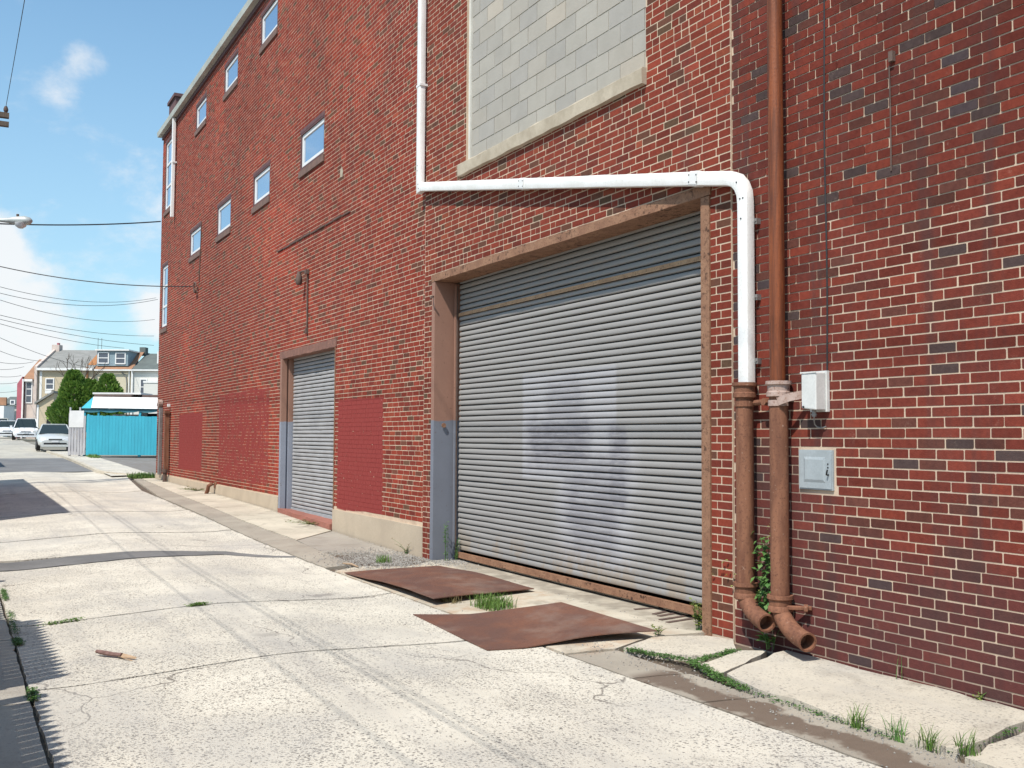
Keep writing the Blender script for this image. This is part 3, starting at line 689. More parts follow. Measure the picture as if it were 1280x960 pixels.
# cinder block infill
inf = MB().box(INF[0]+.003, INF[1]-.003, .062, .3, INF[2], INF[3]).box(INF[0], INF[0]+.05, .03, .062, INF[2]+.08, INF[3]).build('block_infill', 'blockmortar', fac)
bw, bh = .4064, .2032; bmesh_ = {}
z = 4.872; k = 0
def block(xa, xb, za, zb):
    j = .0055; ww = xb-xa-2*j; hh = zb-za-2*j
    if 'u' not in bmesh_:
        m_ = MB().box(-.5, .5, 0, 1, -.5, .5); o_ = m_.build('concrete_block', 'block'); bmesh_['u'] = o_.data; bpy.data.objects.remove(o_)
    o = bpy.data.objects.new('concrete_block', bmesh_['u']); COL.objects.link(o); o.scale = (ww, .02, hh); o.location = ((xa+xb)/2, .054+random.uniform(-.0015, .0015), (za+zb)/2)
    t = random.choice([(.375, .348, .305), (.39, .362, .315), (.36, .335, .295), (.38, .348, .30), (.35, .328, .295)]); kk = random.uniform(.97, 1.03)
    if random.random() < .025: t = (.43, .38, .315)
    o.color = (t[0]*kk, t[1]*kk, t[2]*kk, 1); put(o, inf)
while z < 7.6:
    x = INF[0]+.05 - (bw/2 if k % 2 else 0)
    while x < INF[1]-.02:
        a, c = max(x, INF[0]+.05), min(x+bw, INF[1]-.004)
        if c-a > .04: block(a, c, z, z+bh)
        x += bw
    z += bh; k += 1
MB().box(INF[0]+.055, INF[1]-.006, .052, .06, z, INF[3]-.01).build('upper_infill', 'stucco', inf)
st = MB(); nx = 24
prof = [(-.055, 4.725), (-.06, 4.86), (-.045, 4.873), (.06, 4.876), (.06, 4.715)]
for i in range(nx+1):
    x = lin(-11.58, -7.655, i/nx); st.v += [(x, y+random.uniform(-.004, .004), z_+random.uniform(-.006, .004)) for y, z_ in prof]
for i in range(nx):
    for j in range(5): a = i*5+j; c = i*5+(j+1) % 5; st.f.append((a, c, c+5, a+5))
st.f += [(0, 1, 2, 3, 4), tuple(nx*5+j for j in range(5))]; st.build('stone_sill', 'stone', fac)
# ---- roller doors
def slat_mesh(L, pitch):
    prof = [(.014, -pitch*.42), (.0, -pitch*.40), (-.0095, -pitch*.37), (-.0125, -pitch*.29), (-.0125, -pitch*.05), (-.0105, pitch*.16), (-.0065, pitch*.29), (.001, pitch*.38), (.009, pitch*.445), (.015, pitch*.46)]
    wv_ = [(random.gauss(0, .0016), random.gauss(0, .0007)) for _ in range(14)]
    vs = [(x, y, z) for i_, x in enumerate(np.linspace(-L/2, L/2, 14)) for y, z in [(a_+wv_[i_][0], b_+wv_[i_][1]) for a_, b_ in prof]]; n = len(prof)
    fs = [(i*n+j, i*n+j+1, (i+1)*n+j+1, (i+1)*n+j) for i in range(13) for j in range(n-1)]
    o = MB().add(vs, fs).build('slat', 'shutter', smooth=True); me = o.data; bpy.data.objects.remove(o); return me
def roller(x0, x1, z0, z1, y, pitch, mat, parent):
    d = MB().box(x0, x1, y+.016, y+.03, z0, z1).build('roller_door', 'dark', parent)
    ms_ = [slat_mesh(x1-x0-.004, pitch) for _ in range(6)]
    for me in ms_: me.materials[0] = M[mat]
    n = int((z1-z0)/pitch)
    for k in range(n):
        o = bpy.data.objects.new('slat', ms_[(k*5+k//6) % 6]); COL.objects.link(o)
        o.location = ((x0+x1)/2, y+random.uniform(-.0015, .0015), z0+(k+.5)*pitch); o.rotation_euler = (random.uniform(-.05, .05), 0, random.uniform(-.0006, .0006)); put(o, d)
    return d
rd = roller(-12.27, -6.86, .003, 3.60, .33, .0695, 'shutter', fac)
bb = MB().box(-12.27, -6.86, .29, .335, -.09, -.022).box(-12.27, -6.86, .285, .29, -.09, -.075); bb.build('bottom_bar', 'frame_rust', rd)
MB().box(-12.27, -6.86, .30, .33, 3.06, 3.095).box(-12.27, -6.86, .297, .30, 3.05, 3.062).build('stiffener_bar', 'tan_bar', rd)
fr = MB(); fr.box(-12.43, -12.335, -.012, .40, -.3, 3.50); fr.box(-12.33, -12.29, .30, .42, -.3, 3.48); fr.box(-12.288, -12.262, .25, .27, -.3, 3.47)
fo = fr.build('door_frame', 'jamb', fac)
MB().box(-6.865, -6.755, -.014, .40, -.2, 3.497).build('right_jamb', 'frame_rust', fo)
lp = MB(); n = 40
for i in range(n+1):
    x = lin(-12.44, -6.74, i/n); j = random.uniform(-.003, .003); lp.v += [(x, -.016, 3.503+j), (x, -.016, 3.598+j*2), (x, .30, 3.598), (x, .30, 3.503)]
for i in range(n):
    for j in range(4): a = i*4+j; c = i*4+(j+1) % 4; lp.f.append((a, c, c+4, a+4))
lp.f += [(0, 1, 2, 3), tuple(n*4+j for j in range(4))]
lp.build('lintel', 'frame_rust', fo)
MB().box(-12.335, -6.86, .30, .9, 3.505, 3.60).build('soffit', 'frame_rust', fo)
MB().box(-12.34, -12.262, .271, .29, -.12, 3.45).build('guide_rail', 'conduit', fo)
hk = MB().tube([(-12.37, -.01, 3.31), (-12.35, -.06, 3.30), (-12.30, -.09, 3.27), (-12.26, -.08, 3.28)], .012, 6); hk.build('hook', 'conduit', fo)
MB().tube([(-12.318, .12, 1.62), (-12.30, .12, 1.62)], .03, 10).build('bolt', 'frame_rust', fo)
rd2 = roller(-19.40, -16.42, .12, 3.0, .22, .0695, 'shutter2', fac)
MB().box(-19.40, -16.42, .195, .225, .06, .12).build('bottom_bar', 'panel', rd2)
M['jamb2'] = jamb_mat(1.74, 'small_frame_paint', 1.5)
f2 = MB().box(-19.58, -19.50, -.0, .36, .06, 2.945).box(-19.50, -19.47, .0, .10, .06, 2.94).box(-19.47, -19.42, .13, .36, .06, 2.94).build('door_frame', 'jamb2', fac)
MB().box(-16.43, -16.40, .018, .3, .06, 2.945).build('right_jamb', 'frame_rust', f2)
lt = MB(); n = 30
for i in range(n+1):
    x = lin(-19.66, -16.36, i/n); lt.v += [(x, .012+random.uniform(-.006, .003), 2.948+random.uniform(-.006, .006)), (x, .012+random.uniform(-.006, .003), 3.085+random.uniform(-.006, .006)), (x, .34, 3.085), (x, .34, 2.948)]
for i in range(n):
    for j in range(4): a = i*4+j; c = i*4+(j+1) % 4; lt.f.append((a, c, c+4, a+4))
lt.f += [(0, 1, 2, 3), tuple(n*4+j for j in range(4))]
lt.build('lintel', 'lintel', f2)
ds = MB()
for i in range(13):
    x = lin(-19.48, -16.415, i/12); dz = lin(.015, -.06, i/12); ds.v += [(x, -.035, dz), (x, -.03+random.uniform(-.01, .01), dz+.085+random.uniform(-.006, .006)), (x, .34, .075), (x, .34, -.1)]
for i in range(12):
    for j in range(4): a = i*4+j; c = i*4+(j+1) % 4; ds.f.append((a, c, c+4, a+4))
ds.f += [(0, 1, 2, 3), tuple(48+j for j in range(4))]; ds.build('doorstep', 'doorstep', fac)
# iron strip let into the wall, pale patch
sp = MB()
for i in range(10): x = lin(-20.0, -15.75, i/10); sp.box(x, x+.40, .008+.004*(i % 2), .03, 5.075+random.uniform(-.012, .012), 5.11+random.uniform(-.01, .01))
sp.build('iron_strip', 'conduit', fac)
MB().add([(-16.3, .021, 5.76), (-16.18, .021, 5.74), (-16.15, .021, 5.83), (-16.2, .021, 5.92), (-16.29, .021, 5.89)], [(0, 1, 2, 3, 4)]).build('mortar_repair', 'stone', fac)

# ---- old wall on the right
old = thing('brick_building', 'older dark red brick building filling the right side of the alley', 'building', (-1, .2, 0))
XE = 4.0; ZO = 9.0
MB().box(XS+.004, XE, .0125, .36, -.6, ZO).build('wall', 'mortar', old)
MB().box(XS+.02, XE-.01, .36, 13.9, ZO-.2, ZO+.05).build('roof', 'roof', old)
MB().box(XE-.3, XE-.003, .365, 13.9, -.6, ZO-.21).build('side_wall', 'reveal', old)
HAT = (-5.76, -5.395, 1.09, 1.40)
BO = courses(XS+.005, XE, -.155, ZO-.02, [HAT], header=0)
To = tints(BO, PAL_OLD, 21); xo = (BO[:, 0]+BO[:, 1])/2; zo = (BO[:, 2]+BO[:, 3])/2
To *= (0.85+.3*vnoise(xo, zo, .5, 5))[:, None]
raked = ((zo > 3.35+.35*np.sin(xo*1.7)+.15*(xo+4)) | ((xo < -5.45) & (zo > 1.9))) 
yo = np.where(raked, .0072, .0108)
# streaky dark bricks clustered high up
cl = (vnoise(xo, zo, 1.1, 8) > .68) & raked & (np.random.default_rng(2).random(len(xo)) < .15); To[cl] = np.array([.066, .048, .05])
sel = (xo < -2.2); inview = BO
lay(BO, To, yo, .012, old, 300, joint=.0098)

# ------------------------------------------------------------------ things on the walls
def arc(c, r, a0, a1, n, ux, uy):
    ux, uy, c = Vector(ux), Vector(uy), Vector(c)
    return [c+ux*(r*math.cos(lin(a0, a1, i/n)))+uy*(r*math.sin(lin(a0, a1, i/n))) for i in range(n+1)]
def rrect(hx, hy, c=.018):
    return [(-hx, -hy+c), (-hx+c*.3, -hy+c*.3), (-hx+c, -hy), (hx-c, -hy), (hx-c*.3, -hy+c*.3), (hx, -hy+c), (hx, hy-c), (hx-c*.3, hy-c*.3), (hx-c, hy), (-hx+c, hy), (-hx+c*.3, hy-c*.3), (-hx, hy-c)]
# white drainpipe
wp = thing('drainpipe', 'white painted drainpipe crossing above the large roller door and dropping beside it', 'drainpipe', (-9, -.06, 3.4))
YP = -.066; sec = rrect(.058, .04, .009)
A_ = Vector((-12.73, YP, 4.83)); B_ = Vector((-6.62, YP, 3.605)); dr = (B_-A_).normalized()
sec2 = [(b, a) for a, b in sec]
def wsec(path): return MB().sweep(path, sec, up=(0, -1, 0))
auto_smooth(wsec([(-12.73, YP, 9.5), (-12.73, YP, 8.2), (-12.73, YP, 6.6), (-12.73, YP, 4.90), A_+Vector((.012, 0, -.03)), A_+dr*.1, A_+dr*.5, A_+dr*2.9]).build('pipe_run', 'whitepipe', wp), 30)
sg = [A_+dr*t for t in (3.0, 3.6, 4.2)]+[A_+dr*4.62+Vector((0, 0, .004))]+[A_+dr*t for t in (4.75, 4.9, 5.4, 5.95)]
o = wsec(sg).build('pipe_run', 'whitepipe', wp); auto_smooth(o, 30)
# bend
c0 = A_+dr*6.02; th = math.atan2(-dr.z, dr.x)
bend = [c0]; x0_, z0_ = c0.x, c0.z
bend += [Vector((-6.40, YP, 3.555)), Vector((-6.335, YP, 3.525)), Vector((-6.285, YP, 3.475)), Vector((-6.252, YP, 3.41)), Vector((-6.242, YP, 3.33)), Vector((-6.24, YP, 3.2)), Vector((-6.24, YP, 2.6)), Vector((-6.24, YP, 1.88))]
auto_smooth(wsec(bend).build('pipe_bend', 'whitepipe', wp), 30)
for t in (2.95, 6.0):
    p = A_+dr*t; s_ = rrect(.064, .046); MB().sweep([p-dr*.055, p-dr*.012, p+dr*.012, p+dr*.055], s_, up=(0, -1, 0), scale=[1, 1, 1.03, 1.03]).build('pipe_joint', 'white', wp)
for z_ in (6.2, 8.0): MB().box(-12.80, -12.66, YP-.045, .03, z_, z_+.03).build('pipe_strap', 'white', wp)
for z_ in (3.15, 2.55, 2.05): MB().box(-6.178, -6.150, -.035, .012, z_, z_+.045).tube([(-6.165, -.03, z_+.022), (-6.165, -.046, z_+.022)], .009, 6).build('pipe_clip', 'steel', wp)
def screw(p): MB().tube([Vector(p), Vector(p)+Vector((0, -.006, 0))], .0065, 6).build('screw', 'black', wp)
for t in (2.90, 2.99, 5.95, 6.05):
    for dz_ in (-.03, .03): q_ = A_+dr*t; screw((q_.x, YP-.044, q_.z+dz_))
for p_ in ((-6.30, 3.50), (-6.225, 3.36), (-6.26, 3.36), (-6.25, 3.20), (-12.71, 4.86), (-12.745, 5.05), (-12.745, 5.12), (-12.7, 4.80)): screw((p_[0], YP-.039, p_[1]))
def iron(name, label, x, ztop, zlow, mtop, endp, upper=None, drop=0.0):
    t = thing(name, label, 'standpipe', (x, -.09, 0)); yc = -.095; r = .069
    auto_smooth(MB().tube([(x, yc, zlow-.01), (x, yc, zlow+.4), (x, yc, ztop-.06)], r, 20).build('iron_pipe', 'iron', t))
    P = [(0, r+.004), (.0, r+.026), (.022, r+.028), (.03, r+.014), (.065, r+.012), (.072, r+.02), (.10, r+.022), (.105, r+.004)]
    def ring(z, name_, mat, k=1.0):
        b = MB(); n = 22
        for h_, rr in P: b.v += [(x+rr*math.cos(2*math.pi*i/n), yc+rr*math.sin(2*math.pi*i/n), z-h_*k) for i in range(n)]
        for a in range(len(P)-1):
            for i in range(n): b.f.append((a*n+i, a*n+(i+1) % n, (a+1)*n+(i+1) % n, (a+1)*n+i))
        b.f.append(tuple(range(n))) if upper is None and False else None
        return auto_smooth(b.build(name_, mat, t), 40)
    ring(ztop, 'collar', mtop, 1.15); ring(zlow+.06, 'collar', 'iron', 1.2)
    # strap back to the wall
    MB().sweep(arc((x, yc, ztop-.165), r+.006, R_(-200), R_(20), 14, (1, 0, 0), (0, 1, 0)), [(-.003, -.022), (.003, -.022), (.003, .022), (-.003, .022)], up=(0, 0, 1)).build('strap', mtop, t)
    e = Vector(endp); s0 = Vector((x, yc, zlow-.01)); pts = []
    for i in range(9):
        u = i/8; a = u*math.pi/2*0.86
        pts.append(s0+Vector(((e.x-x)*(1-math.cos(a)), (e.y-yc)*(1-math.cos(a)), (e.z-s0.z)*math.sin(a))))
    d = (pts[-1]-pts[-2]).normalized(); pts.append(pts[-1]+d*.05)
    rr = r*.97; b = MB(); b.tube(pts, rr, 18, cap=False, scale=[1.0]*9+[1.06], up=(.1, 1, .02))
    n = 18; k0 = len(b.v)-n; cen = Vector((0, 0, 0))
    for i in range(n): cen += Vector(b.v[k0+i])
    cen /= n; o_ = len(b.v)
    for i in range(n): v = Vector(b.v[k0+i]); b.v.append(tuple(cen+(v-cen)*.80))
    for i in range(n): v = Vector(b.v[k0+i]); b.v.append(tuple(cen+(v-cen)*.78-d*.11))
    for i in range(n):
        j = (i+1) % n; b.f.append((k0+i, k0+j, o_+j, o_+i)); b.f.append((o_+i, o_+j, o_+n+j, o_+n+i))
    b.f.append(tuple(o_+n+i for i in range(n)))
    auto_smooth(b.build('elbow', 'iron', t), 45)
    return t
i1 = iron('standpipe', 'rusty iron standpipe taking the white drainpipe, ending in a short elbow', -6.235, 1.905, .30, 'iron', (-5.86, -.20, .11))
MB().tube([(-6.16, -.06, 1.745), (-6.05, -.05, 1.75), (-5.99, -.04, 1.745)], .022, 8).tube([(-6.03, -.09, 1.75), (-6.03, .0, 1.75)], .03, 6).build('strap_bolt', 'iron', i1)
i2 = iron('standpipe', 'rusty iron standpipe with a long bare rust brown pipe rising above it', -5.855, 1.90, .255, 'iron_pale', (-5.45, -.19, .04))
auto_smooth(MB().tube([(-5.875, -.088, 9.2), (-5.875, -.088, 6), (-5.872, -.09, 4), (-5.868, -.092, 3.96), (-5.868, -.092, 1.80)], .058, 18).build('upper_pipe', 'rustpipe', i2))
MB().sweep([(-5.80, -.155, 1.745), (-5.72, -.12, 1.775), (-5.62, -.04, 1.80)], [(-.004, -.03), (.004, -.03), (.004, .03), (-.004, .03)], up=(0, 0, 1)).build('tie_strap', 'iron_pale', i2)
MB().tube([(-5.79, -.10, .23), (-5.70, -.05, .235), (-5.63, .0, .24)], .018, 6).tube([(-5.66, -.05, .24), (-5.64, -.03, .24)], .03, 6).build('strap_bolt', 'iron', i2)
# electrics box
eb = thing('meter_box', 'small white metal box on the wall beside the rusty pipes', 'utility box', (-5.50, -.05, 1.8))
b = MB(); b.add([(-5.60, -.115, 1.69), (-5.455, -.115, 1.675), (-5.455, -.115, 1.945), (-5.60, -.115, 1.94), (-5.60, -.02, 1.69), (-5.455, -.02, 1.675), (-5.455, -.02, 1.95), (-5.60, -.02, 1.955)],
    [(0, 1, 2, 3), (7, 6, 5, 4), (0, 4, 5, 1), (3, 2, 6, 7), (0, 3, 7, 4), (1, 5, 6, 2)]); o = b.build('box_body', 'box_white', eb)
bv = o.modifiers.new('soft_edge', 'BEVEL'); bv.width = .008; bv.segments = 2
MB().box(-5.61, -5.445, -.0185, .008, 1.665, 1.96).build('back_plate', 'box_white', eb)
MB().box(-5.605, -5.45, -.121, -.116, 1.942, 1.952).build('lid_lip', 'box_white', eb)
MB().tube([(-5.575, -.118, 1.70), (-5.575, -.124, 1.70)], .008, 8).build('screw', 'black', eb)
MB().tube([(-5.53, -.06, 1.68), (-5.53, -.06, 1.63)], .016, 10).tube([(-5.53, -.06, 1.65), (-5.53, -.06, 1.64)], .022, 6).build('cable_gland', 'steel', eb)
MB().tube([(-5.53, -.06, 1.635), (-5.54, -.05, 1.60), (-5.555, -.03, 1.575), (-5.55, -.012, 1.555), (-5.52, -.006, 1.55), (-5.49, -.004, 1.553), (-5.475, .0, 1.56)], .005, 6).build('cable_tail', 'steel', eb)
# wall hatch
wh = thing('wall_hatch', 'pale grey square metal hatch set in the brick wall below the white box', 'hatch', (-5.58, 0, 1.24))
MB().box(-5.745, -5.412, -.004, .03, 1.102, 1.39).build('hatch_frame', 'panel', wh)
hd = MB(); x0, x1, z0, z1 = -5.735, -5.42, 1.112, 1.38; xi0, xi1, zi0, zi1 = -5.69, -5.475, 1.155, 1.34
hd.box(x0, x1, -.010, -.0042, z0, z1).build('hatch_door', 'panel', wh)
hp = MB(); hp.add([(xi0, -.0102, zi0), (xi1, -.0102, zi0), (xi1, -.0102, zi1), (xi0, -.0102, zi1), (xi0+.02, -.017, zi0+.02), (xi1-.02, -.017, zi0+.02), (xi1-.02, -.017, zi1-.02), (xi0+.02, -.017, zi1-.02)],
    [(4, 5, 6, 7), (0, 1, 5, 4), (1, 2, 6, 5), (2, 3, 7, 6), (3, 0, 4, 7)]); hp.build('raised_panel', 'panel', wh)
MB().tube([(-5.448, -.0105, 1.21), (-5.446, -.03, 1.215), (-5.438, -.034, 1.235), (-5.434, -.032, 1.25)], .006, 6).build('handle', 'black', wh)
for z_ in (1.29, 1.265): MB().tube([(-5.45, -.0102, z_), (-5.45, -.014, z_)], .006, 8).build('screw', 'black', wh)
# cable up the wall, and the old bracket stub above
cb = MB(); P = [(-5.46+.006*math.sin(z_*3), .004+.0*z_, z_) for z_ in np.linspace(9.0, 1.72, 40)]+[(-5.462, -.004, 1.70), (-5.468, -.01, 1.68)]
tag(cb.tube(P, .0065, 6).build('wall_cable', 'wire'), 'thin dark cable running straight up the dark brick wall above the white box', 'cable')
hb = thing('iron_stub', 'short dark iron stub with a rusty drip line high on the dark brick wall', 'bracket', (-4.83, 0, 4.05))
MB().box(-4.85, -4.815, -.025, .006, 4.02, 4.09).build('stub', 'conduit', hb); MB().tube([(-4.86, -.005, 4.0), (-4.858, .0, 3.7), (-4.861, .002, 3.28)], .006, 5).build('wire_tail', 'conduit', hb)
# lamp with conduit on the factory wall
wl = thing('wall_lamp', 'old dark wall lamp on an elbow with conduit dropping to the small roller door', 'lamp', (-18.1, 0, 4.2))
MB().tube([(-17.95, .01, 3.36), (-17.95, .005, 3.9), (-17.95, .0, 4.40)], .014, 8).build('conduit', 'conduit', wl)
MB().box(-17.99, -17.91, -.04, .02, 4.37, 4.45).box(-17.98, -17.93, -.02, .02, 3.30, 3.40).build('junction_box', 'conduit', wl)
MB().tube([(-17.99, -.02, 4.42), (-18.05, -.06, 4.43), (-18.12, -.10, 4.40)], .018, 8).build('elbow', 'conduit', wl)
auto_smooth(MB().tube([(-18.12, -.10, 4.43), (-18.12, -.10, 4.37), (-18.12, -.10, 4.32), (-18.12, -.10, 4.22), (-18.12, -.10, 4.19)], .058, 14, scale=[.5, .75, 1.0, 1.0, .7]).build('lamp_shade', 'conduit', wl))
# pipes and downspout at the far corner
t = thing('downspout', 'narrow white downspout under the gutter at the far upper corner of the factory', 'downspout', (-31.2, 0, 9))
MB().sweep([(-30.95, -.06, 10.72), (-30.95, -.06, 9.5), (-30.97, -.06, 7.82)], rrect(.06, .045, .01), up=(0, -1, 0)).build('pipe_run', 'whitepipe', t); MB().box(-31.03, -30.87, -.10, .03, 9.4, 9.44).build('pipe_strap', 'white', t)
t = thing('drainpipe', 'rusty square drainpipe with an iron foot at the far lower corner of the factory', 'drainpipe', (-30.9, 0, .2))
MB().box(-31.08, -30.94, -.13, -.005, .42, 2.1).build('pipe_casing', 'iron', t); MB().box(-31.12, -30.90, -.15, 0, 2.1, 2.18).build('casing_cap', 'iron', t)
MB().tube([(-31.0, -.09, .62), (-31.0, -.09, .13)], .06, 12).tube([(-31.0, -.09, .5), (-31.0, -.09, .40)], .085, 12).build('iron_foot', 'conduit', t)
MB().box(-31.1, -31.0, -.05, .02, 2.3, 2.38).build('cap_lamp', 'white', t)
t = thing('grey_conduit', 'grey metal casing with a rusty head on the far end of the factory wall', 'casing', (-32.3, 0, 1.3))
MB().box(-32.42, -32.2, -.06, .02, .3, 2.30).build('casing', 'steel', t); MB().tube([(-32.33, -.10, 2.42), (-32.33, .02, 2.42)], .12, 12).build('casing_head', 'iron_pale', t); MB().tube([(-32.6, -.06, 2.42), (-36.0, .5, 2.46)], .03, 6).build('stay', 'conduit', t)
t = thing('waste_spout', 'small bent iron spout poking out above the stucco plinth', 'pipe', (-25.0, 0, .2))
auto_smooth(MB().tube([(-24.95, .02, .30), (-24.95, -.08, .33), (-24.98, -.15, .28), (-25.0, -.16, .18), (-25.06, -.18, .10)], .045, 10).build('spout', 'iron', t)); MB().tube([(-24.95, .02, .30), (-24.95, -.02, .30)], .08, 10).build('flange', 'iron', t)
t = thing('wire_hook', 'small iron hook on the factory wall where an overhead wire ends', 'hook', (-27.55, 0, 5.33))
MB().tube(arc((-27.55, -.05, 5.33), .13, 0, 2*math.pi*.9, 14, (1, 0, 0), (0, 0, 1)), .02, 6).build('ring', 'conduit', t); MB().tube([(-27.55, .02, 5.2), (-27.55, -.05, 5.2)], .03, 6).tube([(-27.2, .02, 7.0), (-27.35, .015, 5.45)], .014, 5).build('stem', 'conduit', t)

# ------------------------------------------------------------------ loose things in the alley
def plate(name, label, P, zf, n=(30, 18)):
    """corner points P (x,y): far-left, near-left.. bilinear sheet with curl zf(u,v)"""
    b = MB(); nu, nv = n; c = [Vector(p) for p in P]
    for i in range(nu+1):
        for j in range(nv+1):
            u, v = i/nu, j/nv; p = (c[0].lerp(c[1], u)).lerp(c[3].lerp(c[2], u), v)
            b.v.append((p.x, p.y, hgt(p.x, p.y)+zf(u, v)))
    k = (nu+1)*(nv+1)
    for q in range(k): v = b.v[q]; b.v.append((v[0], v[1], v[2]-.009))
    for i in range(nu):
        for j in range(nv): a = i*(nv+1)+j; b.f.append((a, a+nv+1, a+nv+2, a+1)); b.f.append((k+a, k+a+1, k+a+nv+2, k+a+nv+1))
    for i in range(nu):
        for j in (0, nv): a = i*(nv+1)+j; b.f.append((a, a+nv+1, k+a+nv+1, k+a))
    for j in range(nv):
        for i in (0, nu): a = i*(nv+1)+j; b.f.append((a, a+1, k+a+1, k+a))
    t = thing(name, label, 'metal plate', (c[0].x, c[0].y, hgt(c[0].x, c[0].y)))
    auto_smooth(b.build('sheet', 'plate', t), 40); return t
# u runs along the wall towards the camera, v from the wall outwards
plate('steel_plate', 'rusty steel plate lying further from the camera before the large roller door', [(-11.72, -.20), (-9.42, -.16), (-9.28, -1.36), (-11.88, -1.36)],
      lambda u, v: .016+.05*math.exp(-((u-.42)/.3)**2)*(.35+.65*(1-abs(v-.5)))+.06*min(1, max(0, u-.3)/.45)*(.35+.65*v))
plate('steel_plate', 'rusty bent steel plate nearest the camera with one raised corner', [(-8.05, -.66), (-6.83, -.50), (-7.24, -1.82), (-8.99, -1.70)],
      lambda u, v: .014+(.125*(1-u)+.055*u)*(max(0, .62-v)/.62)**1.15+.03*max(0, u-.65)/.35*math.sin(min(1, v*1.3)*3.1))
t = thing('broken_stick', 'short broken stick with a split end lying on the pale concrete', 'stick', (-8.2, -4.4, hgt(-8.2, -4.4)))
zz = hgt(-8.2, -4.38)+.026
MB().tube([(-8.40, -4.52, zz+.004), (-8.33, -4.47, zz), (-8.26, -4.42, zz-.002), (-8.19, -4.37, zz)], .017, 8, scale=[.8, 1.1, .95, 1.0]).build('bark', 'stickbark', t)
MB().add([(-8.20, -4.395, zz-.014), (-8.195, -4.36, zz+.012), (-8.05, -4.285, zz+.004), (-8.06, -4.295, zz-.012)], [(0, 1, 2), (0, 2, 3), (1, 3, 2), (0, 3, 1)]).add([(-8.20, -4.385, zz-.016), (-8.19, -4.40, zz-.002), (-8.03, -4.31, zz-.016), (-8.05, -4.325, zz-.02)], [(0, 1, 2), (0, 2, 3), (1, 3, 2), (0, 3, 1)]).add([(-8.41, -4.525, zz-.012), (-8.40, -4.51, zz+.012), (-8.425, -4.53, zz)], [(0, 1, 2)]).build('split_wood', 'stickwood', t)
t = thing('broken_stick', 'small pale wood splinter at the left end of the farther steel plate', 'stick', (-12.4, -1.1, hgt(-12.4, -1.1)))
zz = hgt(-12.4, -1.1)+.02
MB().tube([(-12.62, -1.12, zz), (-12.4, -1.08, zz+.01), (-12.2, -1.07, zz)], .014, 6, scale=[.6, 1, .5]).build('wood', 'stickwood', t)
# drain grate bars in the threshold
dg = thing('drain_slots', 'group of short blackened iron slots let into the concrete by the roller door', 'drain', (-7.7, .3, -.12))
for (xa, ya, xb, yb) in ((-8.02, .12, -7.96, .46), (-7.72, .12, -7.80, .34), (-7.62, .10, -7.68, .36), (-7.46, .0, -7.54, .44), (-7.33, -.02, -7.40, .40)):
    h0 = hgt(xa, ya); d = Vector((xb-xa, yb-ya, 0)).normalized(); s = Vector((-d.y, d.x, 0))*.022; b = MB()
    q = [Vector((xa, ya, h0+.009))+s, Vector((xa, ya, h0+.009))-s, Vector((xb, yb, hgt(xb, yb)+.009))-s, Vector((xb, yb, hgt(xb, yb)+.009))+s]
    b.add(q+[p-Vector((0, 0, .03)) for p in q], [(0, 1, 2, 3), (4, 7, 6, 5), (0, 4, 5, 1), (1, 5, 6, 2), (2, 6, 7, 3), (3, 7, 4, 0)]); b.build('slot_bar', 'conduit', dg)
# gravel at the plate and loose grit
def scatter(name, n, fx, size, mat, parent=None):
    b = MB()
    for _ in range(n):
        x, y = fx(); z = hgt(x, y)+.004; r = size*random.uniform(.4, 1.3); a = random.uniform(0, 6.28)
        v = [Vector((math.cos(a+k*2.1)*r*random.uniform(.7, 1.2), math.sin(a+k*2.1)*r*random.uniform(.7, 1.2), 0)) for k in range(3)]
        b.add([Vector((x, y, z-.003))+q for q in v]+[Vector((x+random.uniform(-.3, .3)*r, y, z+r*random.uniform(.4, .9)))], [(0, 1, 3), (1, 2, 3), (2, 0, 3)])
    o = b.build(name, mat, parent); o['kind'] = 'stuff'; return o
def gravel_xy():
    while True:
        x = random.gauss(-12.7, .55); y = random.gauss(-.55, .33)
        if -14.2 < x < -11.75 and -1.35 < y < -.03: return x, y
gv = scatter('gravel', 2600, gravel_xy, .014, 'gravel')
scatter('gravel', 900, lambda: (random.gauss(-12.2, .25), random.uniform(-.1, .35)), .013, 'gravel')
scatter('grit', 500, lambda: (random.uniform(-7, -3.4), random.gauss(-1.05, .1)), .008, 'gravel')
scatter('grit', 500, lambda: (random.uniform(-30, -3), random.choice((random.gauss(-.06, .05), random.gauss(-1.4, .08)))), .010, 'gravel')
scatter('grit', 900, lambda: (random.uniform(-16, -4), random.uniform(-4.9, -1.4)), .006, 'gravel')
# leaves and grass
def blade(b, x, y, z, h, lean, az, w_):
    d = Vector((math.cos(az), math.sin(az), 0)); s = Vector((-d.y, d.x, 0))*w_; p = Vector((x, y, z)); vs = []
    for k, u in enumerate((0, .4, .75)): c = p+d*(lean*h*u*u)+Vector((0, 0, h*(u-.25*lean*u*u))); vs += [c-s*(1-u*.6), c+s*(1-u*.6)]
    vs.append(p+d*(lean*h)+Vector((0, 0, h*(1-.25*lean))))
    b.add(vs, [(0, 1, 3, 2), (2, 3, 5, 4), (4, 5, 6)])
def tuft(name, label, x, y, n, sx, sy, h, mat='grass', cat='grass tuft', z=None, seed=None, w_=.004, group=None, kind=None):
    b = MB()
    for _ in range(n):
        px, py = x+max(-1.7, min(1.7, random.gauss(0, 1)))*sx, y+max(-1.7, min(1.7, random.gauss(0, 1)))*sy
        blade(b, px, py, (hgt(px, py) if z is None else z)-.005, h*random.uniform(.35, 1.15), random.uniform(.1, .9), random.uniform(0, 6.28), w_*random.uniform(.6, 1.3))
    o = b.build(name, mat)
    if kind: o['kind'] = kind
    else: tag(o, label, cat, group)
    return o
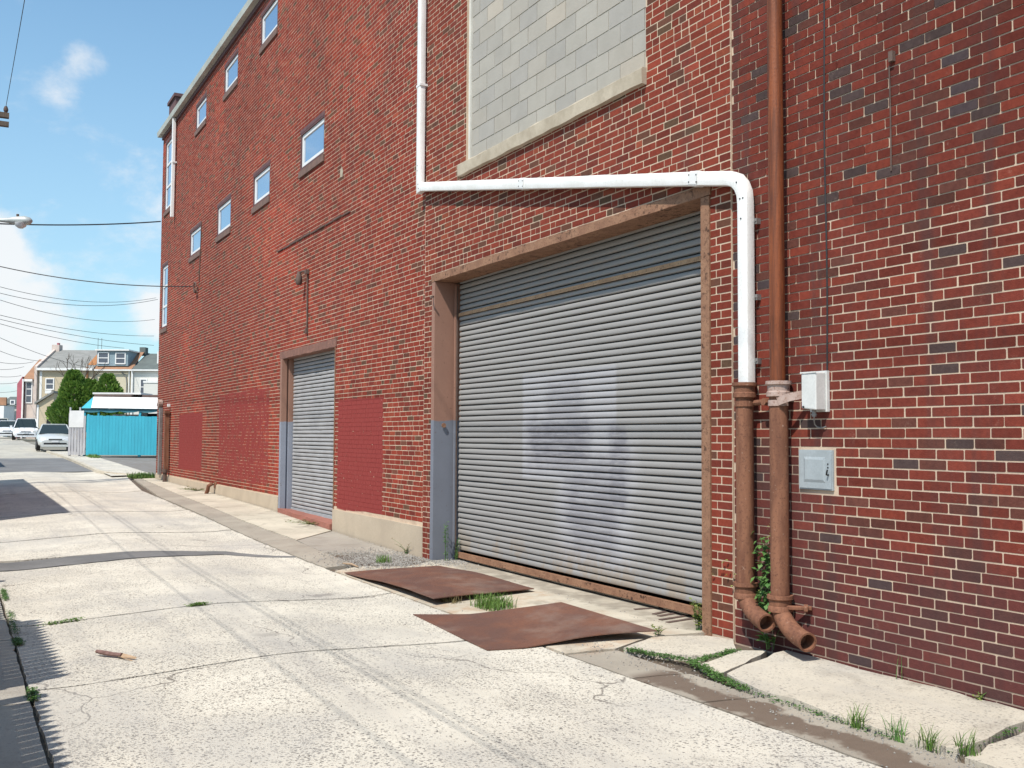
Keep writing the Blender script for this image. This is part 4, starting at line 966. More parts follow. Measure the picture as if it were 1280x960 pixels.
def leaf(b, p, d, L, W, nz=.4):
    p = Vector(p); d = Vector(d).normalized(); s = d.cross(Vector((random.uniform(-.3, .3), random.uniform(-.3, .3), 1))).normalized()*W*.5; up_ = s.cross(d).normalized()
    m = p+d*L*.45+up_*L*.08
    b.add([p, m-s, p+d*L-up_*L*.06, m+s, m-up_*W*.1], [(0, 1, 4), (1, 2, 4), (2, 3, 4), (3, 0, 4)])
def plant(name, label, x, y, z, h, stems, leaves, L, mat, spread=.06, cat='weed', lean=(0, 0)):
    t = thing(name, label, cat, (x, y, z)); sb = MB(); lb = MB()
    for _ in range(stems):
        a = random.uniform(0, 6.28); q = Vector((math.cos(a)*spread+lean[0], math.sin(a)*spread+lean[1], h*random.uniform(.6, 1.05))); p0 = Vector((x+random.gauss(0, .015), y+random.gauss(0, .015), z-.01))
        path = [p0+Vector((q.x*u*u, q.y*u*u, q.z*u)) for u in (0, .35, .7, 1)]; sb.tube(path, .003, 4, scale=[1, .9, .7, .4])
        for k in range(leaves):
            u = random.uniform(.15, 1.0); p = p0+Vector((q.x*u*u, q.y*u*u, q.z*u)); aa = random.uniform(0, 6.28)
            leaf(lb, p, (math.cos(aa), math.sin(aa), random.uniform(-.2, .7)), L*random.uniform(.6, 1.2), L*.5)
    sb.build('stem', 'leaf', t); lb.build('foliage', mat, t); return t
tuft('grass_tuft', 'bright green grass tuft growing between the two steel plates', -8.85, -.93, 420, .13, .085, .15)
tuft('grass_tuft', 'small dark dead tuft by the corner of the farther steel plate', -9.35, -1.12, 70, .06, .05, .1, 'dryleaf')
# clover strip between the slabs
G1 = [(-6.62, -.93), (-6.45, -.9), (-6.25, -.83), (-6.05, -.78), (-5.85, -.83), (-5.7, -.88), (-5.55, -.93), (-5.4, -.95), (-5.2, -1.0)]
G2 = [(-6.02, -.75), (-6.05, -.6), (-6.1, -.4), (-6.15, -.28)]
def cover(name, lines, n, wd, h, mat):
    b = MB()
    for _ in range(n):
        ln = random.choice(lines); i = random.randrange(len(ln)-1); u = random.random(); (xa, ya), (xb, yb) = ln[i], ln[i+1]
        x = lin(xa, xb, u)+random.gauss(0, wd); y = lin(ya, yb, u)+random.gauss(0, wd); z = hgt(x, y)+random.uniform(0, h)
        a = random.uniform(0, 6.28); leaf(b, (x, y, z), (math.cos(a), math.sin(a), random.uniform(-.1, .6)), random.uniform(.012, .026), .014)
    o = b.build(name, mat); o['kind'] = 'stuff'; return o
cover('clover', [G1, G1, G1, G2], 2600, .026, .018, 'moss')
cover('clover', [[(-12.4, -4.99), (-11.6, -5.0)], [(-10.9, -5.0), (-9.6, -5.01)], [(-9.4, -5.01), (-9.1, -5.01)], [(-7.5, -5.02), (-7.2, -5.03)]], 1500, .017, .025, 'moss')
cover('clover', [[(-10.0, -4.75), (-10.06, -4.45)], [(-10.1, -3.5), (-10.12, -3.35)]], 700, .02, .025, 'grass')
cover('clover', [[(-5.1, -1.0), (-4.0, -1.02)], [(-3.68, -.95), (-3.8, -.3)]], 500, .02, .02, 'moss')
for x, y, lab in ((-4.28, -1.0, 'thin grass tuft in the crack left of the tall weed at the lower right'), (-4.0, -.99, 'leafy green tuft with a tall stalk in the crack at the lower right'), (-3.80, -.98, 'sparse upright grass stalks in the crack near the right edge'), (-3.64, -.90, 'ragged grass stalks where the cracks meet at the lower right corner')):
    tuft('grass_tuft', lab, x, y, 48, .035, .02, .14, 'leaf' if x == -4.0 else 'grass', w_=.0032, group='weeds in the pavement crack')
tuft('grass_tuft', 'rough grass patch at the far corner of the factory', -33.9, -.25, 900, .45, .22, .16, w_=.01)
tuft('grass_strip', '', -49.2, .0, 500, .9, .12, .2, w_=.015, kind='stuff')
tuft('grass_tuft', 'pale weedy tuft in the gravel behind the farther steel plate', -12.55, -.62, 120, .07, .05, .12)
plant('weed', 'tall thin weed against the grey foot of the large door frame', -12.2, .12, -.12, .62, 4, 26, .04, 'leaf', .05)
plant('weed', 'short weed in the inner corner of the large door frame', -12.2, .26, -.12, .35, 3, 18, .035, 'leaf', .04)
plant('weed', 'yellow green bushy weed at the right foot of the large door', -6.93, .0, -.12, .27, 9, 16, .045, 'yleaf', .09)
plant('weed', 'low yellow weed by the right corner of the nearer steel plate', -6.93, -.42, -.12, .09, 6, 10, .03, 'yleaf', .07)
plant('weed', 'small sprouting weed under the iron elbows', -6.0, -.09, -.1, .17, 6, 6, .075, 'leaf', .06)
plant('weed', 'tiny yellow weed at the foot of the dark brick wall', -4.22, -.02, -.11, .07, 5, 8, .03, 'yleaf', .05)
plant('weed', 'dry brown stem at the foot of the dark brick wall', -4.85, -.02, -.11, .19, 2, 5, .02, 'dryleaf', .02)
plant('weed', 'row of drying weeds along the stucco plinth', -13.2, -.03, -.12, .2, 8, 8, .03, 'dryleaf', .25)
plant('weed', 'flattened dark weeds in front of the small doorstep', -17.3, -.06, -.04, .08, 14, 10, .06, 'dryleaf', .45)
plant('weed', 'dark weeds on the walk by the bent spout', -26.3, -.12, .1, .1, 14, 10, .06, 'dryleaf', .5)
# vine between the pipes
vt = thing('vine', 'green leafy vine climbing between the two rusty standpipes', 'vine', (-6.04, -.05, .25)); vb = MB(); vl = MB()
for s in range(5):
    x0 = -6.05+random.gauss(0, .02); pth = [Vector((x0+.03*math.sin(k*1.3+s), -.05-.02*math.sin(k), lin(.22, random.uniform(.5, .74), k/7))) for k in range(8)]
    vb.tube(pth, .003, 4)
    for k in range(26):
        p = random.choice(pth)+Vector((random.gauss(0, .022), random.gauss(-.02, .02), random.gauss(0, .03)))
        leaf(vl, p, (random.uniform(-1, 1), -.6, random.uniform(-.9, .3)), random.uniform(.035, .065), .04)
vb.build('stem', 'leaf', vt); vl.build('foliage', 'leaf', vt)
yl = MB()
for k in range(26): leaf(yl, (-6.45+random.gauss(0, .12), -.02, .42+random.gauss(0, .07)), (random.uniform(-1, 1), -.5, random.uniform(-.6, .4)), random.uniform(.02, .035), .022)
for k in range(18): leaf(yl, (-5.99+random.gauss(0, .03), -.05, .76+random.gauss(0, .05)), (random.uniform(-1, 1), -.5, random.uniform(-.6, .4)), random.uniform(.02, .035), .022)
yl.build('young_foliage', 'yleaf', vt)

# ------------------------------------------------------------------ beyond the corner
# turquoise board fence
BASEZ = lambda x, y: hgt(x, y)
fence_dir = (Vector((-48.6, 2.95, 0))-Vector((-50.0, 0.42, 0))).normalized(); fn = Vector((fence_dir.y, -fence_dir.x, 0))
FA = math.atan2(fence_dir.y, fence_dir.x)
F0 = Vector((-49.70, -.22, .60))
tf = thing('board_fence', 'bright turquoise board fence facing the asphalt lot beyond the brick factory', 'fence', F0, FA, local=True)
def lbox(name, mat, par, *a): o = MB().box(*a).build(name, mat); o.parent = par; return o
u = 0.0; k = 0; bm_ = None
while u < 4.6:
    w_ = .145; 
    if bm_ is None: bm_ = MB().box(0, .14, -.012, .012, 0, 1).build('fence_board', 'turq'); me_ = bm_.data; bpy.data.objects.remove(bm_)
    o = bpy.data.objects.new('fence_board', me_); COL.objects.link(o); o.parent = tf; o.location = (u, random.uniform(-.004, .004), -.02); o.scale = (1, 1, 1.76+random.uniform(-.012, .012)-.012*u); u += w_; k += 1
for z_ in (.3, 1.45): lbox('fence_rail', 'turq', tf, 0, 4.6, .014, .06, z_, z_+.09)
for x_ in (0, 2.3, 4.5): lbox('fence_post', 'turq', tf, x_, x_+.09, .062, .15, -.1, 1.8)
sf = thing('side_fence', 'weathered grey white board fence joining the turquoise fence at the kerb', 'fence', F0-fence_dir*.02, FA+R_(180), local=True)
for k in range(6): lbox('fence_board', 'greyboard', sf, .02+k*.13, .13+k*.13, -.01, .012, -.02, 1.72+.05*(k % 3))
for x_ in (.26, .7): lbox('fence_post', 'greyboard', sf, x_, x_+.07, -.09, -.015, -.1, 2.1)
lbox('upper_sheet', 'white', sf, .1, .75, .014, .03, 1.2, 1.95)
# canopy over the yard behind the fence
cn = thing('yard_canopy', 'white roofed canopy with dark turquoise trim and posts behind the turquoise fence', 'canopy', F0+Vector((.0, 0, 0))-fn*.5, FA, local=True)
rf = MB(); 
rf.add([(.16, -.45, 2.08), (4.8, -.45, 2.03), (4.8, .2, 2.56), (-.02, .2, 2.60), (-.28, 2.6, 2.08), (4.8, 2.6, 2.03), (4.8, 1.9, 2.56), (-.02, 1.9, 2.60)], [(0, 1, 2, 3), (3, 2, 6, 7), (7, 6, 5, 4), (1, 5, 6, 2)])
rf.add([(-.28, -.45, 2.04), (4.8, -.45, 1.99), (4.8, 2.6, 1.99), (-.28, 2.6, 2.04)], [(0, 1, 2, 3)]); o = rf.build('roof', 'white'); o.parent = cn
o = MB().add([(-.30, -.452, 2.06), (.155, -.452, 2.06), (-.03, .198, 2.59)], [(0, 1, 2)]).build('hip_end', 'turq'); o.parent = cn
o = MB().add([(-.285, -.45, 2.07), (-.025, .2, 2.59), (-.025, 1.9, 2.59), (-.285, 2.6, 2.07)], [(0, 1, 2, 3)]).build('gable_side', 'turq'); o.parent = cn
lbox('roof_edge', 'brownroof', cn, .0, 1.7, .22, 1.85, 2.605, 2.72); lbox('roof_edge', 'brownroof', cn, 2.2, 4.8, .22, 1.85, 2.58, 2.70); lbox('ridge_cap', 'white', cn, -.1, 2.1, .3, 1.8, 2.722, 2.80)
b = MB(); n = 36
for i in range(n+1):
    x_ = lin(-.26, 4.78, i/n); d_ = .10+.06*abs(math.sin(i*math.pi/6)); b.v += [(x_, -.40, 2.03), (x_, -.40, 2.03-d_), (x_, -.38, 2.03-d_), (x_, -.38, 2.03)]
for i in range(n):
    for j in range(4): a = i*4+j; c = i*4+(j+1) % 4; b.f.append((a, c, c+4, a+4))
o = b.build('scalloped_trim', 'turqd'); o.parent = cn
for x_ in (-.2, .42, 2.3, 4.4): lbox('post', 'turq', cn, x_, x_+.08, -.36, -.28, -.1, 2.0)
lbox('back_wall', 'greyboard', cn, .0, 4.8, 2.45, 2.5, 0, 1.85)
lbox('stored_board', 'white', cn, 1.7, 2.1, 1.2, 1.3, 1.0, 1.95); lbox('stored_box', 'black', cn, 2.3, 3.3, .6, 1.4, .9, 1.86); lbox('stored_board', 'white', cn, 3.5, 4.6, .9, 1.0, 1.0, 1.9)
# evergreens
def evergreen(name, label, x, y, h, r, n, seed, base=.9):
    z0 = hgt(x, y); t = thing(name, label, 'tree', (x, y, z0), group='evergreens behind the canopy'); rr = random.Random(seed)
    MB().tube([(x, y, z0-.1), (x+.03, y, z0+h*.4), (x, y+.03, z0+h*.85)], .11, 8, scale=[1, .7, .25]).build('trunk', 'bark', t)
    lb = MB(); lobes = [(rr.uniform(0, 6.28), rr.uniform(.0, .8), rr.uniform(.10, .28)) for _ in range(40)]
    def prof(u): return min(1, .45+u*2.2)*(1-u)**.45*1.04
    for _ in range(n):
        u = rr.random()**1.15*.995; a = rr.uniform(0, 6.28)
        bulge = .86+sum(w_*math.exp(-((a-la+3.14) % 6.28-3.14)**2*5-((u-lu)*8)**2) for la, lu, w_ in lobes)
        q = r*prof(u)*bulge*(.5+.5*rr.random()**.45)+.02; z_ = z0+base+(h-base)*u
        p = Vector((x+q*math.cos(a), y+q*math.sin(a), z_)); d = Vector((math.cos(a)*.6, math.sin(a)*.6, rr.uniform(.2, 1.3)))
        L = rr.uniform(.12, .26); s = d.cross(Vector((rr.uniform(-1, 1), rr.uniform(-1, 1), rr.uniform(-.3, 1)))).normalized()*L*.3; d = d.normalized()*L
        lb.add([p-s*.4, p+d*.5-s, p+d, p+d*.5+s], [(0, 1, 2, 3)])
    lb.build('crown', 'arbor', t); return t
evergreen('evergreen_tree', 'tall dense green evergreen beside the kerb left of the canopy', -62.6, .42, 4.3, .98, 7600, 3, 1.0)
evergreen('evergreen_tree', 'pointed evergreen rising behind the middle of the canopy roof', -62.0, 2.15, 4.15, .95, 5200, 5)
evergreen('evergreen_tree', 'lower rounded evergreen filling the gap between its two neighbours', -62.4, 1.3, 3.8, .95, 5500, 8)
# bare tree
bt = thing('bare_tree', 'leafless thin tree with forked dark branches before the tan house', 'tree', (-65, 1.0, .8)); bb_ = MB()
def branch(p, d, L, r, dep):
    q = p+d*L; bb_.tube([p, p.lerp(q, .5)+Vector((random.gauss(0, .03), random.gauss(0, .03), 0)), q], r, 5, scale=[1, .85, .65])
    if dep:
        for _ in range(2+(dep > 2)): branch(q, (d+Vector((random.gauss(0, .3), random.gauss(0, .42), random.uniform(-.1, .35)))).normalized(), L*random.uniform(.6, .85), r*.62, dep-1)
random.seed(12)
trunk = MB().tube([(-65, 1.0, .7), (-65, 1.0, 3.5)], .09, 7, scale=[1, .7]); trunk.build('trunk', 'bark', bt)
for dy in (-.45, .35, .1): branch(Vector((-65, 1.0, 3.45)), Vector((0, dy, .9)).normalized(), 1.0, .045, 3)
bb_.build('branches', 'bark', bt)
# ---- terraced houses; local x runs to the right as seen from the alley, local y goes away
HA = math.atan2(rt.y, rt.x)
def hloc(lx, dep): return EYE+rt*lx+fh*dep
def siding(name, c1, c2, pitch=.16):
    m, q, b = new_mat(name); p = q.pos(); xs = q.xyz(p)
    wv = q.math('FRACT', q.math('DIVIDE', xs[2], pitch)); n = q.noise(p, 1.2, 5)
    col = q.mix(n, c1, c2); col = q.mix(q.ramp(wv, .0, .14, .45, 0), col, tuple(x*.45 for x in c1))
    q.put(b.inputs['Base Color'], col); b.inputs['Roughness'].default_value = .8; bump(q, b, wv, .4, .02); return m
M['sid_tan'] = siding('tan_siding', (.56, .47, .33), (.48, .39, .27)); M['sid_cream'] = siding('cream_siding', (.62, .56, .42), (.55, .48, .35)); M['sid_white'] = siding('white_siding', (.7, .69, .64), (.62, .6, .55))
M['sid_pink'] = simple('pink_brick_paint', (.45, .13, .16), (.36, .1, .13), 2, .85); M['stucco_pale'] = simple('pale_stucco', (.62, .52, .46), (.52, .42, .37), 2, .9)
M['slate'] = simple('grey_shingle', (.26, .255, .24), (.2, .2, .185), 1.4, .9, streak=(1, 1, 5)); M['slate_dk'] = simple('dark_shingle', (.13, .15, .14), (.1, .115, .11), 1.4, .9)
M['shingle_br'] = simple('brown_shingle', (.36, .19, .11), (.27, .15, .09), 2, .9); M['trimblue'] = simple('blue_grey_trim', (.25, .33, .36), (.2, .26, .3), 3, .7)
def hwin(par, x0, x1, z0, z1, y=0, rails=1, fr_='white'):
    f = MB(); t = .09; f.box(x0-t, x0, y-.06, y+.02, z0-t, z1+t); f.box(x1, x1+t, y-.06, y+.02, z0-t, z1+t); f.box(x0, x1, y-.06, y+.02, z1, z1+t); f.box(x0, x1, y-.07, y+.02, z0-t, z0)
    for r in range(rails): zz = lin(z0, z1, (r+1)/(rails+1)); f.box(x0, x1, y-.045, y+.01, zz-.035, zz+.035)
    o = f.build('window', fr_); o.parent = par; p = MB().box(x0+.001, x1-.001, y-.02, y-.004, z0+.001, z1-.001).build('pane', 'housepane'); p.parent = o; return o
def gable_roof(par, x0, x1, z0, z1, y0, y1, mat, ov=.2, th=.12):
    b = MB(); ym = (y0+y1)/2
    b.add([(x0-.02, y0-ov, z0), (x1+.02, y0-ov, z0), (x1+.02, ym, z1), (x0-.02, ym, z1), (x0-.02, y1+ov, z0), (x1+.02, y1+ov, z0)], [(0, 1, 2, 3), (3, 2, 5, 4)])
    b.add([(x0-.02, y0-ov, z0-th), (x1+.02, y0-ov, z0-th), (x1+.02, ym, z1-th), (x0-.02, ym, z1-th), (x0-.02, y1+ov, z0-th), (x1+.02, y1+ov, z0-th)], [(3, 2, 1, 0), (4, 5, 2, 3)])
    b.add([(x0-.02, y0-ov, z0-th), (x1+.02, y0-ov, z0-th), (x1+.02, y0-ov, z0), (x0-.02, y0-ov, z0)], [(0, 1, 2, 3)])
    for xx in (x0-.02, x1+.02): b.add([(xx, y0-ov, z0-th), (xx, ym, z1-th), (xx, ym, z1), (xx, y0-ov, z0)], [(0, 1, 2, 3)])
    o = b.build('roof', mat); o.parent = par; return o
def house(name, label, lx, dep, w_, zb, group='terraced houses beyond the lot'):
    p = hloc(lx, dep); t = thing(name, label, 'house', (p.x, p.y, 0), HA-math.pi/2+math.pi/2, group, local=True); return t
S88 = 88/1294.0
PX = lambda px: (px-640)*S88
PZ = lambda py: 1.47+(543.3-py)*S88
def mk(px0): return PX(px0)
# A: tan house with grey shingle roof
hA = house('row_house', 'tan sided house with grey shingle roof and a chimney at its left end', mk(47), 88, 4.8, 1.1)
W_ = (116-47)*S88
lbox('wall', 'sid_tan', hA, .0, W_, 0, 7, .8, PZ(462)+.05); r_ = gable_roof(hA, 0, W_, PZ(461), PZ(433), 0, 7, 'slate')
pw = MB(); y0_, y1_, ze_, zr_ = -.25, 7.2, PZ(458), PZ(430.5)
for xx in (-.24, -.02): pw.v += [(xx, y0_, .8), (xx, y0_, ze_), (xx, 3.5, zr_), (xx, y1_, ze_), (xx, y1_, .8)]
pw.f += [(0, 1, 2, 3, 4), (9, 8, 7, 6, 5), (0, 5, 6, 1), (1, 6, 7, 2), (2, 7, 8, 3), (3, 8, 9, 4)]; o = pw.build('party_wall', 'stucco_pale'); o.parent = hA
lbox('eave_board', 'white', hA, -.05, W_, -.32, -.22, PZ(463), PZ(460)); lbox('corner_board', 'white', hA, .12, .32, -.03, .0, .8, PZ(464))
o = lbox('chimney', 'stucco_pale', hA, -.35, .3, 3.2, 3.9, PZ(440), PZ(426.5)); lbox('chimney_pot', 'sid_pink', hA, .05, .2, 3.3, 3.6, PZ(427), PZ(424))
rp_ = lambda y_: lin(PZ(461), PZ(433), (y_+.2)/3.7)+.03
o = MB().add([(W_-.75, .5, rp_(.5)), (W_-.04, .5, rp_(.5)), (W_-.04, 3.3, rp_(3.3)), (W_-.8, 3.3, rp_(3.3))], [(0, 1, 2, 3)]).build('rust_patch', 'orange'); o.parent = hA
hwin(hA, (57.5-47)*S88, (66-47)*S88, PZ(486), PZ(474), -.0); lbox('air_conditioner', 'white', hA, (58-47)*S88, (66-47)*S88, -.35, -.08, PZ(492), PZ(488))
hwin(hA, (96-47)*S88, (101-47)*S88, PZ(488), PZ(474), -.0)
lbox('downpipe', 'orange', hA, (107.5-47)*S88, (109.5-47)*S88, -.12, -.0, 1.2, PZ(458))
for z_ in (0, .4): 
    o = MB().tube([((100+z_*12-47)*S88, 3.5, PZ(433)), ((100+z_*12-47)*S88, 3.5, PZ(417))], .02, 4).build('aerial', 'conduit'); o.parent = hA
# B: cream house with dormer
hB = house('row_house', 'cream sided house with a two window dormer above a brown shingle skirt', mk(116), 88.2, 3.4, 1.1)
W_ = (164-116)*S88
lbox('wall', 'sid_cream', hB, .01, W_, 0, 7, .8, PZ(462)); b = MB()
b.add([(0, -.2, PZ(461)), (W_, -.2, PZ(461)), (W_, 2.6, PZ(436)), (0, 2.6, PZ(436)), (0, 7, PZ(436)), (W_, 7, PZ(436))], [(0, 1, 2, 3), (3, 2, 5, 4)]); o = b.build('roof', 'shingle_br'); o.parent = hB
lbox('eave_board', 'white', hB, 0.0, W_+.05, -.30, -.21, PZ(463), PZ(461.2))
dm = lbox('dormer', 'trimblue', hB, (118-116)*S88, (157-116)*S88, .1, 2.6, PZ(456.5), PZ(437.5)); o = MB().box((116.5-116)*S88, (159-116)*S88, -.1, 2.9, PZ(437.4), PZ(435.8)).build('dormer_roof', 'white'); o.parent = dm
hwin(hB, (120.5-116)*S88, (132-116)*S88, PZ(452.5), PZ(440.5), .1); hwin(hB, (142.5-116)*S88, (153-116)*S88, PZ(453), PZ(441), .1)
lbox('chimney', 'slate_dk', hB, (157.5-116)*S88, (165-116)*S88, 2.7, 3.4, PZ(440), PZ(429.5)); o = MB().tube([((160-116)*S88, -.08, PZ(463)), ((160-116)*S88, -.08, 1.0)], .06, 6).build('downpipe', 'white'); o.parent = hB
o = MB().tube([((150-116)*S88, -.06, PZ(464)), ((156-116)*S88, -.06, PZ(470)), ((157-116)*S88, -.06, PZ(478)), ((157-116)*S88, -.06, 1.0)], .05, 6).build('downpipe', 'slate'); o.parent = hB
# C: dark roofed house
hC = house('row_house', 'white sided house with dark green grey roof beside the factory corner', mk(164), 88, 4.5, 1.1)
W_ = 72*S88
lbox('wall', 'sid_white', hC, .01, W_, .05, 7, .8, PZ(462)); gable_roof(hC, .01, W_, PZ(461), PZ(437), .05, 7, 'slate_dk'); lbox('eave_board', 'white', hC, .0, W_, -.26, -.16, PZ(463), PZ(461.2))
hwin(hC, (175.5-164)*S88, (182-164)*S88, PZ(492), PZ(474), .05); lbox('awning', 'white', hC, (183-164)*S88, (202-164)*S88, -.9, -.0, PZ(478.5), PZ(476)); lbox('porch_screen', 'sid_white', hC, (183.5-164)*S88, (202-164)*S88, -.85, -.8, 1, PZ(479))
lbox('party_wall', 'white', hC, (189-164)*S88, (196-164)*S88, 1.2, 1.7, PZ(456), PZ(437)); lbox('downpipe', 'white', hC, -.02, .12, -.1, .04, .8, PZ(463))
# D: narrow house end with brown roof, pink painted side
hD = house('row_house', 'narrow pale house with brown roof and dark pink painted side wall', (29-640)*93/1294, 93, 2, 1.1)
k_ = 93/1294; PX2 = lambda px: (px-29)*k_; PZ2 = lambda py: 1.47+(543.3-py)*k_
lbox('wall', 'stucco_pale', hD, .12, PX2(46), 0, 6, .8, PZ2(474)); gable_roof(hD, -.02, PX2(46), PZ2(473), PZ2(446), 0, 6, 'shingle_br', .1)
lbox('side_wall', 'sid_pink', hD, -.45, .0, -.3, 5, .8, PZ2(480)); lbox('wall_cap', 'white', hD, .0, .12, -.32, -.2, .8, PZ2(474)); lbox('eave_board', 'white', hD, .0, PX2(41), -.25, -.12, PZ2(477), PZ2(474))
o = MB().add([(-.45, -.3, PZ2(480)), (0, -.3, PZ2(480)), (0, -.3, PZ2(471)), (-.45, 5, PZ2(480)), (0, 5, PZ2(480)), (0, 5, PZ2(471))], [(0, 1, 2), (3, 5, 4), (0, 2, 5, 3)]).build('side_coping', 'sid_pink'); o.parent = hD
hwin(hD, PX2(33), PX2(39), PZ2(503), PZ2(478), 0, 2)
# shed in front
sh = house('shed', 'low tan shed with a sloping roof and dark doorway beside the parked white car', (47-640)*75/1294, 75, 2, 1)
sh['category'] = 'shed'; del sh['group']
k_ = 75/1294; PX3 = lambda px: (px-47)*k_; PZ3 = lambda py: 1.47+(543.3-py)*k_
b = MB().add([(0, 0, .7), (PX3(67), 0, .7), (PX3(67), 0, PZ3(491.5)), (0, 0, PZ3(505)), (0, 3, .7), (PX3(67), 3, .7), (PX3(67), 3, PZ3(491.5)), (0, 3, PZ3(505))], [(0, 1, 2, 3), (4, 7, 6, 5), (0, 3, 7, 4), (1, 5, 6, 2), (3, 2, 6, 7), (0, 4, 5, 1)]); o = b.build('wall', 'sid_tan'); o.parent = sh
o = MB().add([(-.15, -.2, PZ3(505.5)), (PX3(68), -.2, PZ3(491)), (PX3(68), 3.2, PZ3(491)), (-.15, 3.2, PZ3(505.5)), (-.15, -.2, PZ3(503)), (PX3(68), -.2, PZ3(488.5)), (PX3(68), 3.2, PZ3(488.5)), (-.15, 3.2, PZ3(503))], [(0, 1, 2, 3), (7, 6, 5, 4), (0, 4, 5, 1), (1, 5, 6, 2), (2, 6, 7, 3), (3, 7, 4, 0)]).build('roof', 'slate'); o.parent = sh
lbox('door', 'black', sh, PX3(59), PX3(64), -.03, .02, .7, PZ3(508)); lbox('corner_board', 'white', sh, -.03, .1, -.04, .0, .7, PZ3(506))
# far white house
hE = house('far_house', 'distant white house with dark roof behind the parked van', (-2-640)*128/1294, 128, 6, 1.2, None)
k_ = 128/1294; PX4 = lambda px: (px+2)*k_; PZ4 = lambda py: 1.47+(543.3-py)*k_
lbox('wall', 'sid_white', hE, 0, PX4(26), 0, 6, 1, PZ4(507)); gable_roof(hE, 0, PX4(26), PZ4(507), PZ4(495), 0, 6, 'slate_dk'); lbox('brick_end', 'shingle_br', hE, 0, PX4(9), -.3, -.02, PZ4(507), PZ4(497)); lbox('lean_to', 'white', hE, -.5, PX4(20), -3, -.3, 1, PZ4(508.5))
hwin(hE, PX4(14), PX4(18), PZ4(505), PZ4(501), -.05, 0); hwin(hE, PX4(4), PX4(8), PZ4(518), PZ4(512), -3.02, 0)

